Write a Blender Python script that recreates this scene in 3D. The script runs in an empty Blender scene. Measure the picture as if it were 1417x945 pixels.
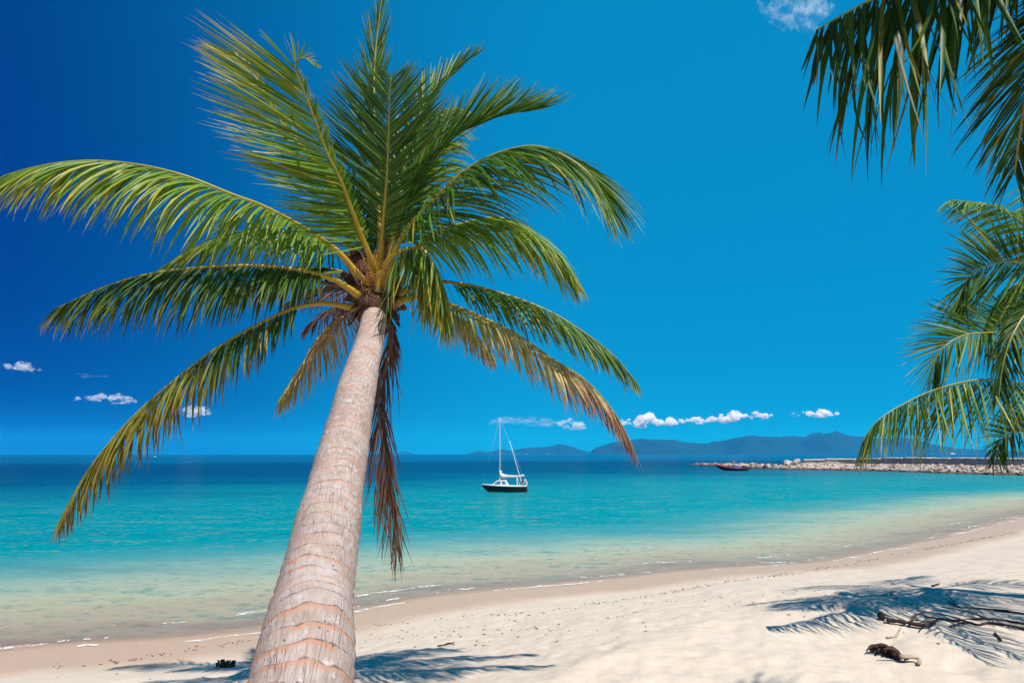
import bpy, bmesh, math, random
import numpy as np
from mathutils import Vector, Matrix, noise as mnoise

random.seed(7)
rng = np.random.default_rng(11)
S = bpy.context.scene
COL = S.collection
R = math.radians

SUNV = Vector((0.33, -0.54, 1.0)).normalized()      # towards the sun
# ---------------------------------------------------------------- camera
EYE = Vector((0.0, 0.0, 4.2))
PITCH = R(11.18)
FPX = 787.0
CX, CY = 708.5, 472.5
FW = Vector((0, math.cos(PITCH), math.sin(PITCH)))
UP = Vector((0, -math.sin(PITCH), math.cos(PITCH)))
RT = Vector((1, 0, 0))
cam = bpy.data.cameras.new('camera')
camo = bpy.data.objects.new('camera', cam)
COL.objects.link(camo)
cam.sensor_width = 36.0
cam.lens = FPX / 1417.0 * 36.0
cam.clip_start = 0.05
cam.clip_end = 60000
camo.location = EYE
camo.rotation_euler = (math.pi / 2 + PITCH, 0, 0)
S.camera = camo


def P(px, py, depth):
    return EYE + (FW + RT * ((px - CX) / FPX) - UP * ((py - CY) / FPX)) * depth


def on_z(px, py, z=0.0):
    d = FW + RT * ((px - CX) / FPX) - UP * ((py - CY) / FPX)
    t = (z - EYE.z) / d.z
    return EYE + d * t


# ---------------------------------------------------------------- objects
def tag(o, label=None, cat=None, group=None, kind=None):
    if label: o['label'] = label
    if cat: o['category'] = cat
    if group: o['group'] = group
    if kind: o['kind'] = kind
    return o


def empty(name, loc, label, cat, group=None):
    o = bpy.data.objects.new(name, None)
    o.empty_display_size = 0.2
    o.location = loc
    COL.objects.link(o)
    return tag(o, label, cat, group)


def mesh_obj(name, verts, faces, mat, parent=None, smooth=True, loc=None):
    """verts in world space unless loc given; parented objects keep world placement"""
    me = bpy.data.meshes.new(name)
    v = np.asarray(verts, dtype=np.float64)
    if parent is not None:
        v = v - np.array(world_loc(parent))
    elif loc is not None:
        v = v - np.array(loc)
    if isinstance(faces, np.ndarray):
        n, k = faces.shape
        me.vertices.add(len(v))
        me.vertices.foreach_set('co', v.astype(np.float32).ravel())
        me.loops.add(n * k)
        me.loops.foreach_set('vertex_index', faces.astype(np.int32).ravel())
        me.polygons.add(n)
        me.polygons.foreach_set('loop_start', (np.arange(n) * k).astype(np.int32))
        me.update(calc_edges=True)
        me.validate()
    else:
        me.from_pydata([tuple(x) for x in v], [], faces)
    if smooth:
        me.polygons.foreach_set('use_smooth', [True] * len(me.polygons))
    me.materials.append(mat)
    o = bpy.data.objects.new(name, me)
    COL.objects.link(o)
    if parent is not None:
        o.parent = parent
    elif loc is not None:
        o.location = loc
    return o


def world_loc(o):
    p = Vector((0, 0, 0))
    while o is not None:
        p = p + o.location
        o = o.parent
    return p


def attr_col(o, name, data):
    a = o.data.color_attributes.new(name, 'FLOAT_COLOR', 'POINT')
    d = np.ones((len(data), 4), dtype=np.float32)
    data = np.asarray(data)
    d[:, :data.shape[1]] = data
    a.data.foreach_set('color', d.ravel())


def attr_f(o, name, data):
    a = o.data.attributes.new(name, 'FLOAT', 'POINT')
    a.data.foreach_set('value', np.asarray(data, dtype=np.float32))


# ---------------------------------------------------------------- materials
class NT:
    def __init__(self, name):
        self.m = bpy.data.materials.new(name)
        self.m.use_nodes = True
        self.t = self.m.node_tree
        self.t.nodes.clear()
        self.out = self.t.nodes.new('ShaderNodeOutputMaterial')

    def n(self, typ, **kw):
        nd = self.t.nodes.new('ShaderNode' + typ)
        ins = kw.pop('ins', {})
        for k, v in kw.items():
            setattr(nd, k, v)
        for k, v in ins.items():
            self.set(nd.inputs[k], v)
        return nd

    def set(self, sock, v):
        if isinstance(v, bpy.types.NodeSocket):
            self.t.links.new(v, sock)
        elif isinstance(v, bpy.types.Node):
            self.t.links.new(v.outputs[0], sock)
        else:
            if hasattr(sock.default_value, '__len__') and isinstance(v, (tuple, list)):
                v = tuple(v) + (1.0,) * (len(sock.default_value) - len(v))
            sock.default_value = v

    def math(self, op, a, b=0.0, c=None, clamp=False):
        nd = self.t.nodes.new('ShaderNodeMath')
        nd.operation = op
        nd.use_clamp = clamp
        self.set(nd.inputs[0], a)
        self.set(nd.inputs[1], b)
        if c is not None: self.set(nd.inputs[2], c)
        return nd.outputs[0]

    def mix(self, f, a, b, blend='MIX'):
        nd = self.t.nodes.new('ShaderNodeMix')
        nd.data_type = 'RGBA'
        nd.blend_type = blend
        self.set(nd.inputs[0], f)
        self.set(nd.inputs[6], a)
        self.set(nd.inputs[7], b)
        return nd.outputs[2]

    def ramp(self, f, stops, interp='LINEAR'):
        nd = self.t.nodes.new('ShaderNodeValToRGB')
        cr = nd.color_ramp
        cr.interpolation = interp
        while len(cr.elements) < len(stops):
            cr.elements.new(0.5)
        for e, (p, c) in zip(cr.elements, stops):
            e.position = p
            e.color = tuple(c) + (1.0,) * (4 - len(c)) if hasattr(c, '__len__') else (c, c, c, 1)
        self.set(nd.inputs[0], f)
        return nd.outputs[0]

    def rng(self, f, a, b, c=0.0, d=1.0, smooth=False):
        nd = self.t.nodes.new('ShaderNodeMapRange')
        nd.interpolation_type = 'SMOOTHSTEP' if smooth else 'LINEAR'
        for i, v in enumerate((f, a, b, c, d)):
            self.set(nd.inputs[i], v)
        return nd.outputs[0]

    def noise(self, vec, scale, detail=3.0, rough=0.55, out=0):
        nd = self.t.nodes.new('ShaderNodeTexNoise')
        if vec is not None: self.set(nd.inputs['Vector'], vec)
        nd.inputs['Scale'].default_value = scale
        nd.inputs['Detail'].default_value = detail
        nd.inputs['Roughness'].default_value = rough
        return nd.outputs[out]

    def vscale(self, vec, s):
        nd = self.t.nodes.new('ShaderNodeMapping')
        self.set(nd.inputs['Vector'], vec)
        nd.inputs['Scale'].default_value = s
        return nd.outputs[0]

    def pos(self):
        return self.n('NewGeometry').outputs['Position']

    def objco(self):
        return self.n('TexCoord').outputs['Object']

    def attr(self, name, out='Fac'):
        nd = self.t.nodes.new('ShaderNodeAttribute')
        nd.attribute_name = name
        return nd.outputs[out]

    def bump(self, h, strength=0.5, dist=0.02, normal=None):
        nd = self.t.nodes.new('ShaderNodeBump')
        self.set(nd.inputs['Strength'], strength)
        self.set(nd.inputs['Distance'], dist)
        self.set(nd.inputs['Height'], h)
        if normal is not None: self.set(nd.inputs['Normal'], normal)
        return nd.outputs[0]

    def pbr(self, col, rough=0.7, spec=0.3, normal=None, **ins):
        nd = self.t.nodes.new('ShaderNodeBsdfPrincipled')
        self.set(nd.inputs['Base Color'], col)
        self.set(nd.inputs['Roughness'], rough)
        self.set(nd.inputs['Specular IOR Level'], spec)
        if normal is not None: self.set(nd.inputs['Normal'], normal)
        for k, v in ins.items():
            self.set(nd.inputs[k], v)
        return nd.outputs[0]

    def surf(self, s):
        self.t.links.new(s, self.out.inputs['Surface'])
        return self.m


def plain(name, col, rough=0.6, spec=0.3, var=0.25, scale=6.0):
    t = NT(name)
    c = t.objco()
    f = t.noise(c, scale, 4)
    cc = t.mix(t.rng(f, 0.3, 0.7), tuple(x * (1 - var) for x in col), tuple(min(1, x * (1 + var)) for x in col))
    return t.surf(t.pbr(cc, rough, spec))


def mat_leaf(name, dark, mid, yellow, brown, trans=0.3, spec=0.38):
    # attribute leaf: r = along the leaflet, g = dryness, b = per-leaflet random value
    t = NT(name)
    sep = t.n('SeparateColor', ins={0: t.attr('leaf', 'Color')})
    along, dry, rnd = sep.outputs[0], sep.outputs[1], sep.outputs[2]
    green = t.mix(rnd, dark, mid)
    spots = t.noise(t.objco(), 14.0, 4, 0.7)
    f1 = t.math('ADD', t.math('MULTIPLY', dry, 1.25), t.math('MULTIPLY', t.math('POWER', along, 3.0), t.math('MULTIPLY_ADD', dry, 0.9, 0.12)))
    f1 = t.math('ADD', f1, t.math('MULTIPLY', t.math('SUBTRACT', spots, 0.5), t.math('MULTIPLY_ADD', dry, 1.2, 0.25)))
    yel = t.rng(f1, 0.25, 0.68, smooth=True)
    bro = t.rng(f1, 0.75, 1.1, smooth=True)
    c = t.mix(yel, green, yellow)
    c = t.mix(bro, c, brown)
    p = t.pbr(c, 0.46, spec)
    tr = t.n('BsdfTranslucent', ins={0: t.mix(0.4, c, (0.35, 0.45, 0.02), 'MULTIPLY') if False else c})
    mx = t.n('MixShader', ins={0: trans, 1: p, 2: tr.outputs[0]})
    return t.surf(mx.outputs[0])


def mat_stalk(name, base, far, brown):
    # attribute leaf: r = along the stalk, g = dryness
    t = NT(name)
    sep = t.n('SeparateColor', ins={0: t.attr('leaf', 'Color')})
    nz = t.noise(t.objco(), 22.0, 4)
    c = t.mix(t.rng(sep.outputs[0], 0.15, 0.6), base, far)
    c = t.mix(t.rng(t.math('ADD', sep.outputs[0], t.math('MULTIPLY', t.math('SUBTRACT', nz, 0.5), 0.07)), 0.055, 0.02), c, (0.13, 0.075, 0.045))
    c = t.mix(t.math('MULTIPLY', t.rng(t.noise(t.objco(), 7.0, 4), 0.5, 0.68), 0.45), c, (0.20, 0.13, 0.03))
    c = t.mix(t.rng(t.math('ADD', sep.outputs[1], t.math('MULTIPLY', t.math('SUBTRACT', nz, 0.5), 0.7)), 0.45, 0.85), c, brown)
    return t.surf(t.pbr(c, 0.4, 0.4))


M_LEAF = mat_leaf('palm_leaf', (0.030, 0.080, 0.012), (0.095, 0.215, 0.014), (0.42, 0.35, 0.025), (0.24, 0.12, 0.06), 0.34)
M_LEAF_YOUNG = mat_leaf('palm_leaf_young', (0.070, 0.175, 0.010), (0.21, 0.335, 0.018), (0.42, 0.34, 0.03), (0.26, 0.14, 0.07), 0.36)
M_LEAF_PALE = mat_leaf('palm_leaf_pale', (0.12, 0.18, 0.02), (0.28, 0.31, 0.06), (0.46, 0.37, 0.12), (0.27, 0.13, 0.075), 0.3)
M_LEAF_DEAD = mat_leaf('palm_leaf_dead', (0.09, 0.04, 0.025), (0.20, 0.088, 0.05), (0.16, 0.075, 0.045), (0.075, 0.034, 0.024), 0.16)
M_LEAF_SHADE = mat_leaf('palm_leaf_shaded', (0.016, 0.045, 0.010), (0.055, 0.120, 0.013), (0.22, 0.18, 0.02), (0.16, 0.085, 0.05), 0.2, 0.14)  # darker copy of the leaf green, crown shade put into the colour
M_STALK = mat_stalk('leaf_stalk', (0.42, 0.265, 0.02), (0.28, 0.25, 0.03), (0.20, 0.10, 0.07))
M_STALK_DEAD = mat_stalk('leaf_stalk_dead', (0.14, 0.075, 0.045), (0.10, 0.05, 0.035), (0.09, 0.05, 0.04))


def mat_trunk():
    t = NT('palm_bark')
    uv = t.n('UVMap').outputs[0]
    sep = t.n('SeparateXYZ', ins={0: uv})
    u, v = sep.outputs[0], sep.outputs[1]
    co = t.objco()
    wob = t.noise(co, 9.0, 3)
    wob2 = t.noise(co, 38.0, 3)
    vv = t.math('ADD', v, t.math('ADD', t.math('MULTIPLY', t.math('SUBTRACT', wob, 0.5), 0.55), t.math('MULTIPLY', t.math('SUBTRACT', wob2, 0.5), 0.22)))
    ph = t.math('FRACT', vv)
    cell = t.math('FLOOR', vv)
    wn = t.n('TexWhiteNoise', noise_dimensions='1D', ins={'W': cell})
    rr = wn.outputs[0]
    # long fibres running up the trunk
    fib = t.n('CombineXYZ', ins={0: t.math('MULTIPLY', u, 60.0), 1: t.math('MULTIPLY', v, 1.1), 2: 0.0}).outputs[0]
    fn = t.noise(fib, 1.0, 5, 0.7)
    crk = t.n('CombineXYZ', ins={0: t.math('MULTIPLY', u, 30.0), 1: t.math('MULTIPLY', v, 0.16), 2: 4.0}).outputs[0]
    cn = t.noise(crk, 1.0, 1, 0.4)
    crack = t.math('MULTIPLY', t.rng(t.math('ABSOLUTE', t.math('SUBTRACT', cn, 0.5)), 0.018, 0.004), t.rng(t.noise(co, 8.0, 2), 0.50, 0.60))
    body = t.mix(t.rng(fn, 0.3, 0.7), (0.22, 0.165, 0.150), (0.475, 0.385, 0.345))
    blot = t.noise(co, 5.0, 4, 0.65)
    body = t.mix(t.rng(blot, 0.42, 0.66), body, t.mix(fn, (0.26, 0.18, 0.15), (0.39, 0.29, 0.245)))
    grey = t.noise(co, 2.6, 5, 0.7)
    body = t.mix(t.math('MULTIPLY', t.rng(grey, 0.5, 0.72), 0.55), body, (0.44, 0.40, 0.385))
    lich = t.noise(co, 11.0, 5, 0.72)
    body = t.mix(t.math('MULTIPLY', t.rng(lich, 0.58, 0.66), 0.6), body, (0.56, 0.53, 0.50))
    stain = t.noise(co, 3.4, 5, 0.75)
    body = t.mix(t.math('MULTIPLY', t.rng(stain, 0.57, 0.70), 0.5), body, (0.20, 0.15, 0.135))
    # fresh orange band just under each leaf scar, its strength differing from ring to ring
    band = t.math('MULTIPLY', t.rng(ph, 0.62, 0.94, smooth=True), t.rng(ph, 1.0, 0.965))
    bs = t.math('MULTIPLY', band, t.math('MULTIPLY', t.rng(rr, 0.0, 0.5), t.rng(t.noise(co, 7.0, 2), 0.3, 0.55)))
    body = t.mix(t.math('MULTIPLY', bs, 0.95), body, (0.41, 0.195, 0.115))
    edge = t.math('MAXIMUM', t.rng(ph, 0.075, 0.0), t.rng(ph, 0.965, 1.0))
    edge = t.math('MULTIPLY', edge, t.rng(t.noise(co, 16.0, 3), 0.30, 0.5))
    body = t.mix(t.math('MULTIPLY', edge, 0.62), body, (0.15, 0.12, 0.115))
    body = t.mix(t.math('MULTIPLY', crack, 0.3), body, (0.13, 0.105, 0.10))
    pits = t.n('TexVoronoi', ins={'Vector': co, 'Scale': 24.0})
    pit = t.math('MULTIPLY', t.rng(pits.outputs['Distance'], 0.17, 0.08), t.rng(t.noise(co, 3.0, 2), 0.52, 0.6))
    body = t.mix(t.math('MULTIPLY', pit, 0.7), body, (0.10, 0.08, 0.08))
    h = t.math('ADD', t.math('MULTIPLY', fn, 0.5), t.math('SUBTRACT', t.math('MULTIPLY', wob2, 0.6), t.math('ADD', t.math('MULTIPLY', crack, 0.6), t.math('ADD', edge, pit))))
    nrm = t.bump(h, 0.8, 0.010)
    return t.surf(t.pbr(body, 0.8, 0.2, nrm))


M_TRUNK = mat_trunk()
def mat_sheath():
    t = NT('fibre_sheath')
    c = t.objco()
    big = t.noise(c, 5.0, 4, 0.6)
    fibre = t.noise(t.vscale(c, (70, 30, 9)), 1.0, 4, 0.7)
    weave = t.noise(t.vscale(c, (9, 40, 60)), 1.0, 3, 0.6)
    col = t.mix(t.rng(big, 0.35, 0.65), (0.050, 0.026, 0.019), (0.17, 0.090, 0.055))
    col = t.mix(t.math('MULTIPLY', t.rng(fibre, 0.52, 0.68), 0.7), col, (0.30, 0.19, 0.11))
    col = t.mix(t.math('MULTIPLY', t.rng(fibre, 0.47, 0.34), 0.8), col, (0.018, 0.010, 0.008))
    h = t.math('ADD', fibre, t.math('MULTIPLY', weave, 0.6))
    return t.surf(t.pbr(col, 0.9, 0.12, t.bump(h, 1.0, 0.03)))


M_SHEATH = mat_sheath()
M_SPATHE = plain('woody_spathe', (0.11, 0.05, 0.035), 0.6, 0.3, 0.5, 9)
M_FLOWER = plain('dry_flower_stalk', (0.38, 0.20, 0.05), 0.7, 0.2, 0.4, 9)


def mat_sand():
    t = NT('beach_sand')
    p = t.pos()
    sd = t.attr('shore')                      # metres inland of the waterline
    n1 = t.noise(p, 0.35, 3)
    n2 = t.noise(p, 2.2, 4)
    n3 = t.noise(p, 55.0, 3, 0.7)
    n4 = t.noise(p, 9.0, 4, 0.6)
    dw = t.math('ADD', sd, t.math('ADD', t.math('MULTIPLY', t.math('SUBTRACT', n1, 0.5), 1.6), t.math('MULTIPLY', t.math('SUBTRACT', n2, 0.5), 0.5)))
    dry = t.mix(n1, (0.54, 0.45, 0.355), (0.58, 0.485, 0.39))
    dry = t.mix(t.math('MULTIPLY', t.rng(n4, 0.45, 0.75), 0.35), dry, (0.41, 0.33, 0.265))
    dry = t.mix(t.math('MULTIPLY', t.rng(n3, 0.55, 0.75), 0.35), dry, (0.42, 0.34, 0.27))
    wetf = t.rng(dw, 3.2, 1.5, smooth=True)
    wet = t.mix(n2, (0.43, 0.295, 0.195), (0.47, 0.335, 0.23))
    c = t.mix(wetf, dry, wet)
    under = t.rng(sd, -0.3, -5.0, smooth=True)
    rip = t.noise(t.vscale(p, (0.5, 1.3, 1.0)), 2.0, 3)
    sub = t.mix(t.rng(rip, 0.35, 0.65), (0.40, 0.33, 0.20), (0.50, 0.42, 0.27))
    c = t.mix(under, c, sub)
    # flecks of shell and dark grit
    vor = t.n('TexVoronoi', ins={'Vector': p, 'Scale': 7.0})
    fl = t.math('MULTIPLY', t.rng(vor.outputs['Distance'], 0.11, 0.05), t.rng(t.noise(p, 0.9, 3), 0.55, 0.68))
    c = t.mix(t.math('MULTIPLY', fl, t.rng(sd, 1.5, 3.0)), c, (0.22, 0.15, 0.10))
    h = t.math('ADD', t.math('MULTIPLY', n2, 1.0), t.math('ADD', t.math('MULTIPLY', n4, 0.55), t.math('MULTIPLY', n3, 0.22)))
    st = t.math('MULTIPLY_ADD', wetf, -0.22, 0.30)
    nrm = t.bump(h, st, 0.10)
    rough = t.math('MULTIPLY_ADD', wetf, -0.45, 0.9)
    return t.surf(t.pbr(c, rough, 0.25, nrm))


M_SAND = mat_sand()


def mat_water():
    t = NT('sea_water')
    p = t.pos()
    s = t.attr('off')                         # metres seaward of the waterline
    dist = t.attr('far')                      # metres from the beach head, for the width of the swell
    big = t.noise(t.vscale(p, (0.02, 0.045, 1)), 1.0, 4, 0.6)
    mid = t.noise(t.vscale(p, (0.22, 0.6, 1)), 1.0, 4, 0.65)
    fine = t.noise(t.vscale(p, (1.1, 2.4, 1)), 1.0, 4, 0.65)
    ws = t.math('ADD', s, t.math('MULTIPLY', t.math('SUBTRACT', big, 0.5), t.math('MULTIPLY_ADD', s, 0.85, 3.0)))
    ws = t.math('ADD', ws, t.math('MULTIPLY', t.math('SUBTRACT', mid, 0.5), t.math('MULTIPLY_ADD', s, 0.35, 2.5)))
    ls = t.math('LOGARITHM', t.math('ADD', t.math('MAXIMUM', ws, 0.0), 1.0), 10.0)     # 1 m .. 10 km -> 0 .. 4
    lf = t.math('MULTIPLY', ls, 0.25)
    body = t.ramp(lf, [(0.0, (0.42, 0.325, 0.225)), (0.12, (0.46, 0.385, 0.25)), (0.17, (0.44, 0.41, 0.255)), (0.205, (0.36, 0.395, 0.265)), (0.24, (0.21, 0.345, 0.27)), (0.272, (0.06, 0.265, 0.26)), (0.305, (0.0, 0.232, 0.250)), (0.40, (0.0, 0.205, 0.240)), (0.43, (0.0, 0.165, 0.21)),
                       (0.455, (0.0, 0.125, 0.185)), (0.487, (0.0, 0.070, 0.140)), (0.53, (0.0, 0.042, 0.11)), (0.60, (0.0, 0.040, 0.115)), (0.63, (0.0, 0.090, 0.20)), (0.85, (0.0, 0.100, 0.225))])
    flk = t.noise(p, 2.3, 3, 0.6)
    chop = t.math('ADD', t.math('MULTIPLY', mid, 0.35), t.math('ADD', t.math('MULTIPLY', fine, 0.35), t.math('MULTIPLY', flk, 0.30)))
    body = t.mix(t.math('MULTIPLY', t.rng(chop, 0.52, 0.61), 0.85), body, t.mix(t.rng(lf, 0.36, 0.48), (0.13, 0.25, 0.18), (0.0, 0.11, 0.20)))  # flecks of ripple light painted into the body colour
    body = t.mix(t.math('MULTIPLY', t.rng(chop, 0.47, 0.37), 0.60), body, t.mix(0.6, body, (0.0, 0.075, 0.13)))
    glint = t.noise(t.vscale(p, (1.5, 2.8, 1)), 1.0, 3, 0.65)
    body = t.mix(t.math('MULTIPLY', t.rng(glint, 0.62, 0.70), t.rng(s, 90, 20, 0.06, 0.5)), body, (0.24, 0.36, 0.40))  # pale sky reflections painted on as colour
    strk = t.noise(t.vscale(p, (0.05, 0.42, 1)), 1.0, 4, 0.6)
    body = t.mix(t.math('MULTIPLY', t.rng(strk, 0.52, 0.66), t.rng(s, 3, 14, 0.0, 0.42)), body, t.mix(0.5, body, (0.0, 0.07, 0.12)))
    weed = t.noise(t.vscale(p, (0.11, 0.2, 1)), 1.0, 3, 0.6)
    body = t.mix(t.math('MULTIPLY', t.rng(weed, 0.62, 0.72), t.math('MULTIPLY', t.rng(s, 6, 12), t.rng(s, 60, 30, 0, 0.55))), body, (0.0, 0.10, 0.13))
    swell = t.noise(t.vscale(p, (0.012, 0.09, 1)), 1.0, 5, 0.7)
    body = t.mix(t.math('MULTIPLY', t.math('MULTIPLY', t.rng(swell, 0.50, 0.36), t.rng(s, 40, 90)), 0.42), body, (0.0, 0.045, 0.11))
    # waves: small ripples near, longer swell far out
    b1 = t.bump(fine, t.rng(dist, 25, 120, 0.55, 0.12), 0.10)
    b2 = t.bump(mid, t.rng(dist, 20, 400, 0.5, 0.35), 0.35, b1)
    b3 = t.bump(t.noise(t.vscale(p, (3.5, 6.0, 1)), 1.0, 3, 0.6), t.rng(dist, 15, 50, 0.4, 0.0), 0.03, b2)
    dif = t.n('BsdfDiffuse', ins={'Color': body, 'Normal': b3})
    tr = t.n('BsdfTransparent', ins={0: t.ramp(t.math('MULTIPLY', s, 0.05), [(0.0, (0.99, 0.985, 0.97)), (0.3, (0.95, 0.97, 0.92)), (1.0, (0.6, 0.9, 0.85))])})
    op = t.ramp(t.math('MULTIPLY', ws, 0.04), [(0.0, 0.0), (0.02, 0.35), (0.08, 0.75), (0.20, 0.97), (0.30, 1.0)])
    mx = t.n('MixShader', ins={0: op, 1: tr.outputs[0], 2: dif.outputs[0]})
    gl = t.n('BsdfGlossy', ins={'Color': (0.75, 0.75, 0.75), 'Roughness': 0.13, 'Normal': b3})
    fr = t.n('Fresnel', ins={'IOR': 1.33, 'Normal': b3})
    fc = t.math('MULTIPLY', t.math('MINIMUM', fr.outputs[0], 0.5), t.math('MULTIPLY', t.rng(s, 0.0, 0.6), 0.5))
    m2 = t.n('MixShader', ins={0: fc, 1: mx.outputs[0], 2: gl.outputs[0]})
    return t.surf(m2.outputs[0])


M_WATER = mat_water()
def mat_foam():
    t = NT('sea_foam')
    p = t.pos()
    a = t.math('MULTIPLY', t.rng(t.noise(p, 9.0, 5, 0.75), 0.40, 0.58), t.rng(t.noise(p, 1.1, 2), 0.38, 0.6, 0.25, 1.0))
    mx = t.n('MixShader', ins={0: a, 1: t.n('BsdfTransparent').outputs[0], 2: t.pbr((0.70, 0.72, 0.72), 0.7, 0.3)})
    return t.surf(mx.outputs[0])


M_FOAM = mat_foam()


def mat_rock(name, a, b):
    t = NT(name)
    p = t.pos()
    c = t.mix(t.rng(t.noise(p, 1.1, 5, 0.7), 0.35, 0.65), a, b)
    c = t.mix(t.math('MULTIPLY', t.rng(t.noise(p, 3.0, 4), 0.55, 0.7), 0.6), c, tuple(x * 0.4 for x in a))
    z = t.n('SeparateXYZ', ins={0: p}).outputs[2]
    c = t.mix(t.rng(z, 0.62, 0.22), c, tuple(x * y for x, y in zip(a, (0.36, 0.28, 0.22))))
    return t.surf(t.pbr(c, 0.85, 0.2, t.bump(t.noise(p, 5.0, 5), 0.6, 0.1)))


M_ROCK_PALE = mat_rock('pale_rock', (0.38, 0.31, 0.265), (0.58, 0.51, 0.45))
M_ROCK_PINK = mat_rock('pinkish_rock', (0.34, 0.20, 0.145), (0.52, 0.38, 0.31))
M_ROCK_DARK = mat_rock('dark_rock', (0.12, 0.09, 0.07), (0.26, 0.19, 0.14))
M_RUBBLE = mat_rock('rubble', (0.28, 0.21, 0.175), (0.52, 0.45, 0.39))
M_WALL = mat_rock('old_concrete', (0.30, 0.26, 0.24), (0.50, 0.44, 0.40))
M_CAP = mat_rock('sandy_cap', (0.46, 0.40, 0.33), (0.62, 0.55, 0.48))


def mat_hill(name, a, b):
    t = NT(name)
    p = t.pos()
    c = t.mix(t.rng(t.noise(p, 0.004, 6, 0.7), 0.35, 0.65), a, b)
    return t.surf(t.pbr(c, 0.9, 0.1, t.bump(t.noise(p, 0.008, 6, 0.7), 0.8, 40)))


M_HILL = mat_hill('forested_hills', (0.004, 0.030, 0.024), (0.010, 0.045, 0.030))

# ---------------------------------------------------------------- shoreline
SHORE_PX = [(-130, 916), (0, 903), (162, 891), (260, 885), (357, 875), (450, 856), (540, 838), (619, 824), (700, 816), (754, 811), (876, 799), (944, 791),
            (1000, 787), (1139, 778), (1206, 766), (1310, 744), (1403, 719), (1500, 696)]
shore = [tuple(on_z(x, y)[:2]) for x, y in SHORE_PX]
shore = [(-4000.0, -1400.0), (-300.0, -90.0), (-60.0, -6.0)] + shore + [(76.0, 66.0), (108.0, 82.0), (145.0, 94.0), (220.0, 98.0), (420.0, 98.0)]
SH = np.array(shore)


def shore_dist(x, y):
    """signed metres inland (+) or seaward (-) of the waterline"""
    x = np.asarray(x, dtype=float); y = np.asarray(y, dtype=float)
    best = np.full(x.shape, 1e18)
    for i in range(len(SH) - 1):
        ax, ay = SH[i]; bx, by = SH[i + 1]
        dx, dy = bx - ax, by - ay
        t = np.clip(((x - ax) * dx + (y - ay) * dy) / (dx * dx + dy * dy), 0, 1)
        d = (x - ax - t * dx) ** 2 + (y - ay - t * dy) ** 2
        best = np.minimum(best, d)
    ys = np.interp(x, SH[:, 0], SH[:, 1])
    return np.sqrt(best) * np.where(y < ys, 1.0, -1.0)


def beach_base(d):
    return np.interp(d, [-400, -60, -20, 0, 3.0, 5.0, 10, 20, 60, 300], [-8, -4.0, -1.7, 0, 0.28, 0.66, 1.62, 2.1, 2.6, 3.2])


def fbm(x, y, sc, o=4, seed=0.0):
    return mnoise.fractal(Vector((x * sc, y * sc, seed)), 1.0, 2.0, o)


def beach_z(x, y):
    d = float(shore_dist(np.array([x]), np.array([y]))[0])
    return float(beach_base(d)) + beach_bump(x, y, d)


def beach_bump(x, y, d):
    k = min(1.0, max(0.0, (d - 2.2) / 3.0))
    b = 0.0
    if k > 0:
        n = mnoise.noise(Vector((x * 1.7, y * 1.7, 3.1)))
        n2 = mnoise.noise(Vector((x * 4.6, y * 4.6, 9.0)))
        foot = mnoise.noise(Vector((x * 2.6, y * 2.6, 40.0)))
        b = k * (0.04 * n + 0.022 * n2 - 0.07 * max(0.0, foot - 0.28) + 0.05 * fbm(x, y, 0.35, 3, 5.0))
        b += k * 0.20 * math.exp(-(((x + 7.8) / 2.2) ** 2 + ((y - 10.6) / 0.9) ** 2))
    return b


def G(px, py):
    """where the pixel's ray meets the sand"""
    d = (FW + RT * ((px - CX) / FPX) - UP * ((py - CY) / FPX)).normalized()
    t = 2.0
    for _ in range(4000):
        p = EYE + d * t
        if p.z <= beach_z(p.x, p.y):
            return Vector((p.x, p.y, beach_z(p.x, p.y)))
        t += 0.03
    return EYE + d * t


def polar_sheet(radii, angles):
    r, a = np.meshgrid(radii, angles, indexing='ij')
    x = r * np.sin(a); y = r * np.cos(a)
    n, m = r.shape
    idx = np.arange(n * m).reshape(n, m)
    f = np.stack([idx[:-1, :-1], idx[:-1, 1:], idx[1:, 1:], idx[1:, :-1]], -1).reshape(-1, 4)
    return x.ravel(), y.ravel(), f, n, m


def build_beach():
    radii = np.concatenate([np.linspace(0.3, 5.5, 16)[:-1], np.geomspace(5.5, 46, 300)[:-1], np.geomspace(46, 420, 50)])
    angs = np.radians(np.concatenate([np.linspace(-180, -52, 60)[:-1], np.linspace(-52, 52, 430)[:-1], np.linspace(52, 180, 60)]))
    x, y, f, n, m = polar_sheet(radii, angs)
    d = shore_dist(x, y)
    z = beach_base(d)
    bump = np.array([beach_bump(a, b, c) if (c > 2.0 and a * a + b * b < 60 * 60) else 0.0 for a, b, c in zip(x, y, d)])
    z = z + bump
    v = np.stack([x, y, z], 1)
    # close the hole under the camera
    c0 = len(v)
    v = np.vstack([v, [[0, 0, float(beach_base(shore_dist(np.array([0.0]), np.array([0.0]))[0]))]]])
    o = mesh_obj('beach', v, f[:, ::-1].copy(), M_SAND)
    attr_f(o, 'shore', np.append(d, 15.0))
    tag(o, 'pale sandy beach sloping down into the sea', 'beach', kind='structure')


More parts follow.
